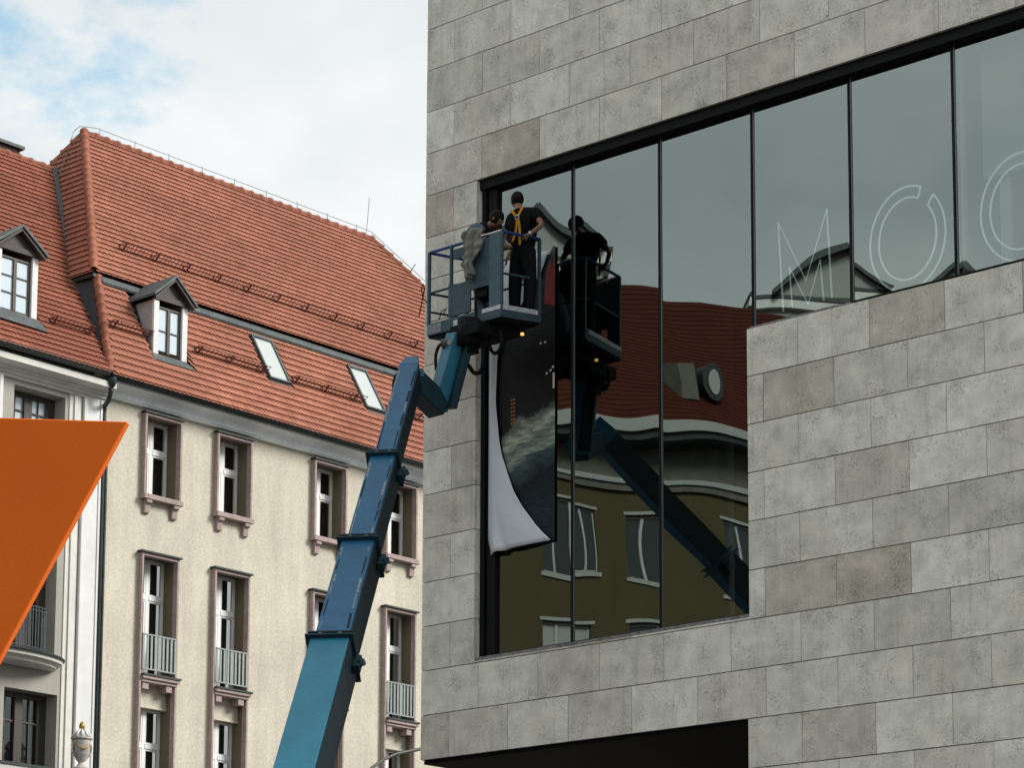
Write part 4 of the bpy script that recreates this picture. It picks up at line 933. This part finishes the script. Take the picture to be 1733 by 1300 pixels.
for z, m_, r in ((RZ, BLUER, .022), (13.24, PLAT, .018)):
    rail(BX0, BY0, 1.85 if z > 13.5 else 1.49, BY0, z, m_, r); rail(BX0, BY0, BX0, BY1, z, m_, r); rail(BX0, BY1, BX1, BY1, z, m_, r); rail(BX1, BY0, BX1, BY1, z, m_, r)
rail(1.95, BY0, BX1, BY0, RZ+.012, STEEL, .018)
rail(BX0, BY0, BX0, BY1, 12.98, PLAT, .016)
pp(MB().box((1.80, BY0-.012, 13.12), (2.19, BY0+.012, 13.79)), 'side_panel', PLAT); pp(MB().box((1.53, BY0-.012, 13.62), (1.80, BY0+.006, 13.76)), 'side_panel', PLAT)
pp(MB().box((1.45, BY0-.016, 12.82), (1.85, BY0+.012, 13.26)), 'side_panel', PLAT); pp(MB().bar((1.45, BY0, 13.27), (2.2, BY0, 13.13), .03, .04), 'rail', PLAT, 0)
pp(MB().box((2.19, BY0-.018, 12.80), (2.38, BY0+.014, 13.82)), 'corner_panel', mat('lighter_panel_blue', (.065, .12, .15), .5, noise=((7, .15, 4),)))
pp(MB().tube([(2.36, -.60, FZ-.10), (2.36, -.60, FZ-.13)], .025, 10), 'warning_lamp', AMBER, 0)
pp(MB().box((1.9, BY0+.03, 13.0), (2.1, BY0+.25, 13.5)), 'control_box', RUBBER, .01)
cl = MB().tube([(BX0-.02,BY0,13.10),(BX0-.10,BY0-.02,13.20),(BX0-.13,BY0-.02,13.34),(BX0-.10,BY0-.02,13.40),(BX0-.07,BY0-.02,13.32),(BX0-.12,BY0-.02,13.12),(BX0-.17,BY0-.02,12.95)], .008, 5); pp(cl, 'loose_cable', RUBBER, 0)
cl = MB().tube([(1.28,BY0-.01,12.83),(1.34,BY0-.03,12.93),(1.42,BY0-.03,12.95),(1.38,BY0-.03,12.88)], .008, 5); pp(cl, 'loose_cable', RUBBER, 0)
# cloth over the rail
tm = MB(); nu_, nv_ = 24, 34
for j in range(nv_+1):
    w = j/nv_
    for k in range(nu_+1):
        u = k/nu_
        half = .15*(1-.0*w) if w < .5 else .15*(1-.95*((w-.5)/.5)**1.5)
        cx_ = 1.93-.03*w
        x = cx_+(2*u-1)*half*(1+.16*math.sin(11*w+2*u)+.1*math.sin(23*w))+ (.04*math.sin(7*w)*u)
        z = 13.93-.62*w-.10*w*(1-u)
        y = BY0-.06-.045*math.sin(13*u+5*w+2*math.sin(6*w))*(.4+w)-.05*math.sin(math.pi*u)-.012*math.sin(31*w+9*u)
        tm.v.append((x, y, z))
for j in range(nv_):
    for k in range(nu_): q = j*(nu_+1)+k; tm.f.append((q, q+1, q+nu_+2, q+nu_+1))
o = tm.build('work_jacket', TARP, None, smooth=True); o.modifiers.new('thickness', 'SOLIDIFY').thickness = .012
tag(o, 'crumpled grey cloth jacket hung over the lift platform rail', 'jacket')

# ------------------------------------------------------------------ people
def skinned(name, verts, edges, radii, m_, parent, lev=2, root=0):
    me = bpy.data.meshes.new(name); me.from_pydata([tuple(v) for v in verts], edges, []); me.materials.append(m_)
    o_ = bpy.data.objects.new(name, me); COL.objects.link(o_); 
    if parent: put(o_, parent)
    md = o_.modifiers.new('skin', 'SKIN'); md.use_smooth_shade = True; md.use_x_symmetry = False
    sv = me.skin_vertices[0].data if me.skin_vertices else None
    if sv is None:
        bmx = bmesh.new(); bmx.from_mesh(me); bmx.verts.layers.skin.verify(); bmx.to_mesh(me); bmx.free(); sv = me.skin_vertices[0].data
    for i, r in enumerate(radii): sv[i].radius = (r if isinstance(r, tuple) else (r, r)); sv[i].use_root = (i == root)
    sub = o_.modifiers.new('subd', 'SUBSURF'); sub.levels = lev; sub.render_levels = lev
    return o_
def fingers(parent, wrist, dirn, across, m_=SKIN):
    d = Vector(dirn).normalized(); a = Vector(across).normalized(); n = d.cross(a).normalized(); w = Vector(wrist)
    for i, (off, L) in enumerate(((-.028,.062),(-.010,.072),(.010,.068),(.027,.055))):
        b = w+d*.075+a*off; put(skinned('finger', [b-d*.02, b+d*L*.5+n*.008, b+d*L*.8+n*.03, b+d*L*.9+n*.05], [(0,1),(1,2),(2,3)], [.009,.0085,.008,.006], m_, parent, 1), parent)
    put(skinned('thumb', [w+d*.02-a*.02, w+d*.05-a*.05+n*.012, w+d*.08-a*.055+n*.03], [(0,1),(1,2)], [.011,.010,.007], m_, parent, 1), parent)
def head(parent, c, face, upv, hairtop=True):
    f = Vector(face).normalized(); u = Vector(upv).normalized(); s = f.cross(u).normalized(); u = s.cross(f)
    M4 = Matrix((s, f, u)).transposed().to_4x4(); M4.translation = Vector(c)
    def ico(name, sc, off, m_, sub=3):
        bmx = bmesh.new(); bmesh.ops.create_icosphere(bmx, subdivisions=sub, radius=1)
        for v in bmx.verts:
            p = v.co.copy()
            if name == 'hair': p *= 1+.03*math.sin(13*p.x+9*p.y)*math.cos(11*p.z)
            v.co = M4 @ (Vector((p.x*sc[0], p.y*sc[1], p.z*sc[2]))+Vector(off))
        me = bpy.data.meshes.new(name); bmx.to_mesh(me); bmx.free(); me.materials.append(m_); me.polygons.foreach_set('use_smooth', [True]*len(me.polygons))
        o_ = bpy.data.objects.new(name, me); COL.objects.link(o_); put(o_, parent); return o_
    ico('ear', (.012,.022,.032), (.078,-.005,-.005), SKIN, 2); ico('ear', (.012,.022,.032), (-.078,-.005,-.005), SKIN, 2)
    ico('hair', (.089,.108,.108), (0,-.024,.012), HAIR)
    for sx in (-1, 1): ico('eye', (.012,.008,.008), (sx*.032,.088,.012), HAIR, 2)
    return M4
def head_pts(c, face, upv):
    f = Vector(face).normalized(); u = Vector(upv).normalized(); c = Vector(c)
    return [c-u*.075-f*.01, c-u*.04+f*.015, c+u*.02, c+u*.065-f*.01]
def person(name, label, J, face, upv, loc, shirt, trous, sleeve_elbow=False):
    root = empty(name, loc, label, 'person')
    V = {k: Vector(v) for k, v in J.items()}; hp = head_pts(V['head'], face, upv)
    nose = V['head']+Vector(face).normalized()*.10-Vector(upv).normalized()*.012
    vs = [V['pelvis'], V['belly'], V['chest'], V['neck'], hp[0], hp[1], hp[2], hp[3], nose,
          V['shL'], V['elL'], V['wrL'], V['hdL'], V['shR'], V['elR'], V['wrR'], V['hdR'],
          V['hipL'], V['knL'], V['anL'], V['ftL'], V['hipR'], V['knR'], V['anR'], V['ftR']]
    es = [(0,1),(1,2),(2,3),(3,4),(4,5),(5,6),(6,7),(5,8),(2,9),(9,10),(10,11),(11,12),(2,13),(13,14),(14,15),(15,16),(0,17),(17,18),(18,19),(19,20),(0,21),(21,22),(22,23),(23,24)]
    rs = [.125,.12,.145,.055,.055,.072,.080,.06,.014,.058,.040,.027,.034,.058,.040,.027,.034,.082,.055,.038,.035,.082,.055,.038,.035]
    body = skinned('body', vs, es, rs, SKIN, root)
    # clothing a little outside the body
    mid = lambda a, b, t: V[a].lerp(V[b], t)
    se = .62
    sv = [V['pelvis']+Vector((0,0,-.10)), V['belly']+Vector((0,0,-.04)), V['chest'], mid('chest','neck',.8), V['shL'], mid('shL','elL',se), V['shR'], mid('shR','elR',se)]
    skinned('t_shirt', sv, [(0,1),(1,2),(2,3),(2,4),(4,5),(2,6),(6,7)], [.165,.158,.178,.08,.092,.076,.092,.076], shirt, root)
    tv = [V['pelvis'], V['hipL'], V['knL'], V['anL']+Vector((0,0,.0)), V['hipR'], V['knR'], V['anR'], mid('pelvis','belly',.75)]
    skinned('trousers', tv, [(0,1),(1,2),(2,3),(0,4),(4,5),(5,6),(0,7)], [.155,.118,.094,.082,.118,.094,.082,.15], trous, root)
    for a, b in (('anL','ftL'), ('anR','ftR')): skinned('shoe', [V[a]+Vector((0,-.04,-.01)), V[b], V[b].lerp(V[a], -.25)], [(0,1),(1,2)], [.05,.045,.038], RUBBER, root)
    head(root, V['head'], face, upv)
    return root, V
J1_ = dict(pelvis=(2.40,-.66,13.70), belly=(2.41,-.66,13.88), chest=(2.40,-.67,14.10), neck=(2.32,-.655,14.34), head=(2.255,-.63,14.465),
     shL=(2.185,-.66,14.22), elL=(2.05,-.60,13.99), wrL=(2.15,-.45,13.86), hdL=(2.20,-.40,13.83), shR=(2.63,-.68,14.19), elR=(2.80,-.74,13.96), wrR=(2.66,-.83,13.84), hdR=(2.61,-.84,13.83),
     hipL=(2.30,-.66,13.62), knL=(2.26,-.67,13.24), anL=(2.25,-.66,12.82), ftL=(2.23,-.54,12.77), hipR=(2.49,-.66,13.62), knR=(2.51,-.64,13.24), anR=(2.50,-.66,12.83), ftR=(2.50,-.54,12.78))
m1r, V1 = person('person', 'man in black T-shirt with yellow safety harness standing on the platform, seen from behind', J1_, (-.8,.45,-.45), (-.3,.15,.9), (2.3,-.66,12.75), BLACKT, TROUS)
fingers(m1r, V1['wrR'], V1['hdR']-V1['wrR'], (0,.3,1)); fingers(m1r, V1['wrL'], V1['hdL']-V1['wrL'], (.3,0,1))
def strap(parent, pts, w=.036, m_=HARN, t=.008, nv=(0,-1,0)):
    P_ = [Vector(p) for p in pts]; mb = MB(); nn = Vector(nv)
    for i, p in enumerate(P_):
        d = (P_[min(i+1, len(P_)-1)]-P_[max(i-1, 0)]).normalized(); a = d.cross(nn).normalized()*w/2; k = nn*t
        mb.v += [tuple(p-a), tuple(p+a), tuple(p+a+k), tuple(p-a+k)]
    for i in range(len(P_)-1):
        q = i*4
        for a, b in ((0,1),(1,2),(2,3),(3,0)): mb.f.append((q+a, q+b, q+b+4, q+a+4))
    mb.build('harness_strap', m_, parent)
YB = -.865
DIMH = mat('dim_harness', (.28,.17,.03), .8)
strap(m1r, [(2.30,-.79,14.285),(2.345,-.85,14.26),(2.40,YB-.01,14.20),(2.46,YB-.006,14.13)]); strap(m1r, [(2.555,-.80,14.265),(2.55,-.85,14.24),(2.53,YB,14.19),(2.50,YB-.004,14.14)])
strap(m1r, [(2.475,YB-.006,14.09),(2.46,YB+.0,14.0),(2.43,YB+.01,13.90),(2.37,YB+.02,13.80)]); strap(m1r, [(2.495,YB-.006,14.09),(2.51,YB+.0,13.98),(2.515,YB+.005,13.86),(2.51,YB+.01,13.72)])
strap(m1r, [(2.28,-.83,13.83),(2.36,-.845,13.87),(2.44,-.85,13.91)], .035, mat('violet_strap', (.05,.03,.08), .8))
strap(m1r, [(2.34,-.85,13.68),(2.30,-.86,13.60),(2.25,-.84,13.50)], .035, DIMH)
for cx_, cz_, rr in ((2.482, 14.11, .032), (2.24, 13.48, .028)):
    MB().tube([(cx_+rr*math.cos(R(a)), YB-.018, cz_+rr*math.sin(R(a))) for a in range(0, 361, 45)], .008, 5).build('harness_ring', STEEL, m1r)
MB().tube([(2.668,-.832,13.845),(2.69,-.825,13.857)], .036, 12).build('wrist_watch', STEEL, m1r)
m1r.location = m1r.location+Vector((-.15, .20, .03))
J2_ = dict(pelvis=(1.60,-.72,13.62), belly=(1.66,-.74,13.78), chest=(1.80,-.76,14.00), neck=(1.98,-.79,14.10), head=(2.10,-.82,14.13),
     shL=(1.86,-.62,14.03), elL=(2.02,-.55,13.82), wrL=(2.18,-.52,13.80), hdL=(2.24,-.51,13.79), shR=(1.86,-.92,14.02), elR=(1.98,-.94,13.80), wrR=(2.12,-.88,13.70), hdR=(2.18,-.86,13.68),
     hipL=(1.60,-.64,13.55), knL=(1.78,-.60,13.20), anL=(1.74,-.60,12.80), ftL=(1.84,-.60,12.75), hipR=(1.60,-.80,13.55), knR=(1.82,-.84,13.18), anR=(1.82,-.86,12.76), ftR=(1.92,-.86,12.71))
m2r, V2 = person('person', 'dark haired worker in dark top bending forward at the left end of the platform', J2_, (.75,.1,-.65), (.5,0,.8), (1.75,-.75,12.72), mat('dark_navy_top', (.012,.015,.02), .9), BLUEG)
fingers(m2r, V2['wrR'], V2['hdR']-V2['wrR'], (0,1,0)); fingers(m2r, V2['wrL'], V2['hdL']-V2['wrL'], (0,1,0))
skinned('tied_jacket', [(1.66,-.86,13.90),(1.76,-.92,14.0),(1.86,-.94,14.03),(1.97,-.96,13.95)], [(0,1),(1,2),(2,3)], [.11,.12,.10,.06], BLUEG, m2r)
o = skinned('blue_bag', [(2.10,-.85,12.78),(2.14,-.86,12.92),(2.2,-.85,13.0)], [(0,1),(1,2)], [.09,.10,.05], CYAN, None); tag(o, 'small bright blue bag on the floor of the lift platform', 'bag')

# ------------------------------------------------------------------ houses across the street, seen mirrored in the glass
WHITE2 = mat('shaded_white_trim', (.34, .35, .34), .7); GREY2 = mat('shaded_grey_render', (.13, .125, .105), .9, noise=((3, .15, 4),)); UPVC2 = mat('shaded_white_frame', (.42, .44, .43), .6)  # trim, render and frames darkened so the mirrored house looks shaded
rh = empty('olive_house', (-15.8, -25.4, 0), 'olive rendered house with white cornice and red roof, mirrored in the museum glass', 'building')
O_ = Vector((-15.8, -25.4, 0)); u_ = Vector((.366, -.93, 0)).normalized(); n_r = Vector((.93, .366, 0)).normalized()
MR = Matrix((u_, -n_r, Vector((0,0,1)))).transposed().to_4x4(); MR.translation = O_
def rb(a, b, name, m_, par=rh, bev=0): o_ = MB().obox(MR, a, b).build(name, m_, rh, bevel=bev); 
U0, U1 = -7.0, 24.0
rb((U0, .3, 0), (U1, 9, 18.6), 'wall', OLIVE)
wins = [-5.3, -2.75, -.15, 2.35, 4.9, 7.4, 9.9, 12.4, 14.9, 17.4]
zr = [(15.95, 17.85), (12.9, 14.8), (9.8, 11.7), (6.7, 8.6)]
ys_ = sorted([U0, U1]+[w-.68 for w in wins]+[w+.68 for w in wins]); zs_ = sorted([0, 18.6]+[z for p_ in zr for z in p_])
fw_ = MB()
for a, b in zip(ys_, ys_[1:]):
    for c, d in zip(zs_, zs_[1:]):
        if any(abs((a+b)/2-w) < .6 for w in wins) and any(p_[0] <= (c+d)/2 <= p_[1] for p_ in zr): continue
        fw_.obox(MR, (a, 0, c), (b, .3, d))
fw_.build('facade', OLIVE, rh)
for w in wins:
    for (c, d) in zr:
        f = MB(); q = .05
        f.obox(MR, (w-.68, .1, c), (w-.68+q, .16, d)).obox(MR, (w+.68-q, .1, c), (w+.68, .16, d)).obox(MR, (w-.68+q, .1, c), (w+.68-q, .16, c+q)).obox(MR, (w-.68+q, .1, d-q), (w+.68-q, .16, d))
        f.obox(MR, (w-.26, .09, c+q), (w-.20, .16, d-q)).obox(MR, (w+.20, .09, c+q), (w+.26, .16, d-q))
        fo = f.build('window', UPVC2, rh); g_ = MB().obox(MR, (w-.63, .13, c+q), (w+.63, .135, d-q)).build('window_pane', WHITE2 if (w, c) in ((-2.75, 12.9),) else mat('far_glass', (.03,.035,.035), .1, 0, .6) if 'far_glass' not in bpy.data.materials else bpy.data.materials['far_glass'], rh); put(g_, fo)
        for (p_, q_) in (((w-.80, -.05, c-.12), (w+.80, .02, c-.02)), ((w-.78, -.03, d+.02), (w+.78, .02, d+.1))): put(MB().obox(MR, p_, q_).build('window_trim', WHITE2, rh), fo)
rb((U0-.1, -.10, 18.45), (U1+.1, .3, 18.62), 'string_course', GREY2); rb((U0-.1, -.16, 18.62), (U1+.1, .3, 18.74), 'string_course', WHITE2)
rb((U0, .02, 18.74), (U1, 9, 19.55), 'frieze', GREY2)
rb((U0-.4, -.75, 19.55), (U1+.4, 9, 19.72), 'eaves', DARKM); rb((U0-.45, -.85, 19.722), (U1+.45, 9, 20.0), 'cornice', WHITE2)
# roof
ez, rz_, rd_ = 20.0, 25.7, 5.2
rf = MB(); P3 = lambda a, b, c: MR @ Vector((a, b, c))
rf.add([P3(U0-.4,-.7,ez), P3(U1+.4,-.7,ez), P3(U1-3.5,rd_,rz_), P3(U0+1,rd_,rz_)], [(0,1,2,3)]); rf.add([P3(U1+.4,-.7,ez), P3(U1+.4,9,ez), P3(U1-3.5,rd_,rz_)], [(0,1,2)]); rf.add([P3(U0-.4,-.7,ez), P3(U0-.4,9,ez), P3(U0+1,rd_,rz_)], [(2,1,0)]); rf.add([P3(U0-.4,9,ez), P3(U1+.4,9,ez), P3(U1-3.5,rd_,rz_), P3(U0+1,rd_,rz_)], [(3,2,1,0)])
FT = mat('shaded_far_tile', (.06, .014, .008), .85, noise=((2, .15, 4),))  # shade of the mirrored roof is in this dark base colour
ro = rf.build('roof', FT, rh)
cs = MB(); vdir = (P3(0,rd_,rz_)-P3(0,-.7,ez)); nl = 34
for k in range(1, nl):
    a = P3(U0-.4,-.7,ez)+vdir*(k/nl)+u_*(1.4*k/nl); b = P3(U1+.4,-.7,ez)+vdir*(k/nl)-u_*(3.9*k/nl); cs.bar(a+Vector((0,0,.005)), b+Vector((0,0,.005)), .02, .025)
put(cs.build('tile_course', mat('far_tile_course', (.045, .010, .006), .9), rh), ro)
# oval dormer
dd = MB(); dc = P3(1.6, .4, 21.6)
def oval(r1, r2, yy, n=20): return [P3(1.6+r1*math.cos(2*math.pi*k/n), yy, 21.75+r2*math.sin(2*math.pi*k/n)) for k in range(n)]
dd.prism(oval(.45, .66, .15), -n_r*2.0); do_ = dd.build('dormer', DARKM, rh)
d3 = MB(); d3.prism(oval(.25, .44, .13), n_r*.03); put(d3.build('dormer_window', WHITE2, rh), do_)
d4 = MB(); d4.prism([P3(.6,.3,21.0),P3(.98,.2,21.0),P3(.98,.2,22.3),P3(.7,.3,22.2)], -n_r*1.5); put(d4.build('dormer_cheek', GREY2, rh), do_)
# far pale buildings with pediments behind
def far(name, c, w, d, h, label, m_, ped=None, dome=False):
    e = empty(name, (c[0], c[1], 0), label, 'building'); dirv = Vector((.742, -.67, 0)).normalized(); bk = Vector((-.67, -.742, 0)).normalized()
    MF = Matrix((dirv, bk, Vector((0,0,1)))).transposed().to_4x4(); MF.translation = Vector((c[0], c[1], 0))
    MB().obox(MF, (-w/2, 0, 0), (w/2, d, h)).build('wall', m_, e); MB().obox(MF, (-w/2-.3, -.3, h), (w/2+.3, d, h+.35)).build('cornice', WHITE, e); MB().obox(MF, (-w/2-.35, -.35, h+.36), (w/2+.35, d, h+.5)).build('cornice_cap', DARKM, e)
    if ped:
        for (u, pw, ph) in ped:
            MB().prism([MF @ Vector((u-pw/2, -.35, h+.5)), MF @ Vector((u+pw/2, -.35, h+.5)), MF @ Vector((u, -.35, h+.5+ph))], bk*1.2).build('pediment', m_, e)
            for s_ in (-1, 1): MB().bar(MF @ Vector((u+s_*pw/2, -.5, h+.5)), MF @ Vector((u, -.5, h+.55+ph)), .5, .18).build('pediment_rake', DARKM, e)
    for k in range(int(w/2.6)):
        u = -w/2+1.4+k*2.6
        for z in range(3): MB().obox(MF, (u-.5, -.03, h-2.4-z*3.2), (u+.5, .05, h-.7-z*3.2)).build('window', FRAME, e)
    if dome:
        dm = MB(); dm.v = []; n = 24
        for j in range(7):
            a = math.pi/2*j/6
            for k in range(n+1): t = math.pi*k/n; dm.v.append(tuple(MF @ Vector((-w/2*.98*math.cos(t)*math.cos(a)**.6, 2+3*j/6, h+.5+2.2*math.sin(t)*math.sin(a)**.9))))
        for j in range(6):
            for k in range(n): q = j*(n+1)+k; dm.f.append((q, q+1, q+n+2, q+n+1))
        dm.build('roof', GREYR, e, smooth=True)
far('pedimented_building', (-25.6, -50.6), 9, 9, 31.6, 'pale building with two triangular pediments, mirrored at the M of the band window', PALE, [(-1.6, 4.2, 1.3), (2.9, 3.0, 1.0)])
far('domed_building', (-32.2, -45.0), 7.5, 8, 30.6, 'pale building with a low grey curved roof, mirrored above the red roof', PALE, None, True)
far('gabled_building', (-31.6, -38.8), 4.6, 7, 31.3, 'pale narrow building with a curved gable, mirrored in the first pane', PALE, [(0, 4.4, 1.5)])
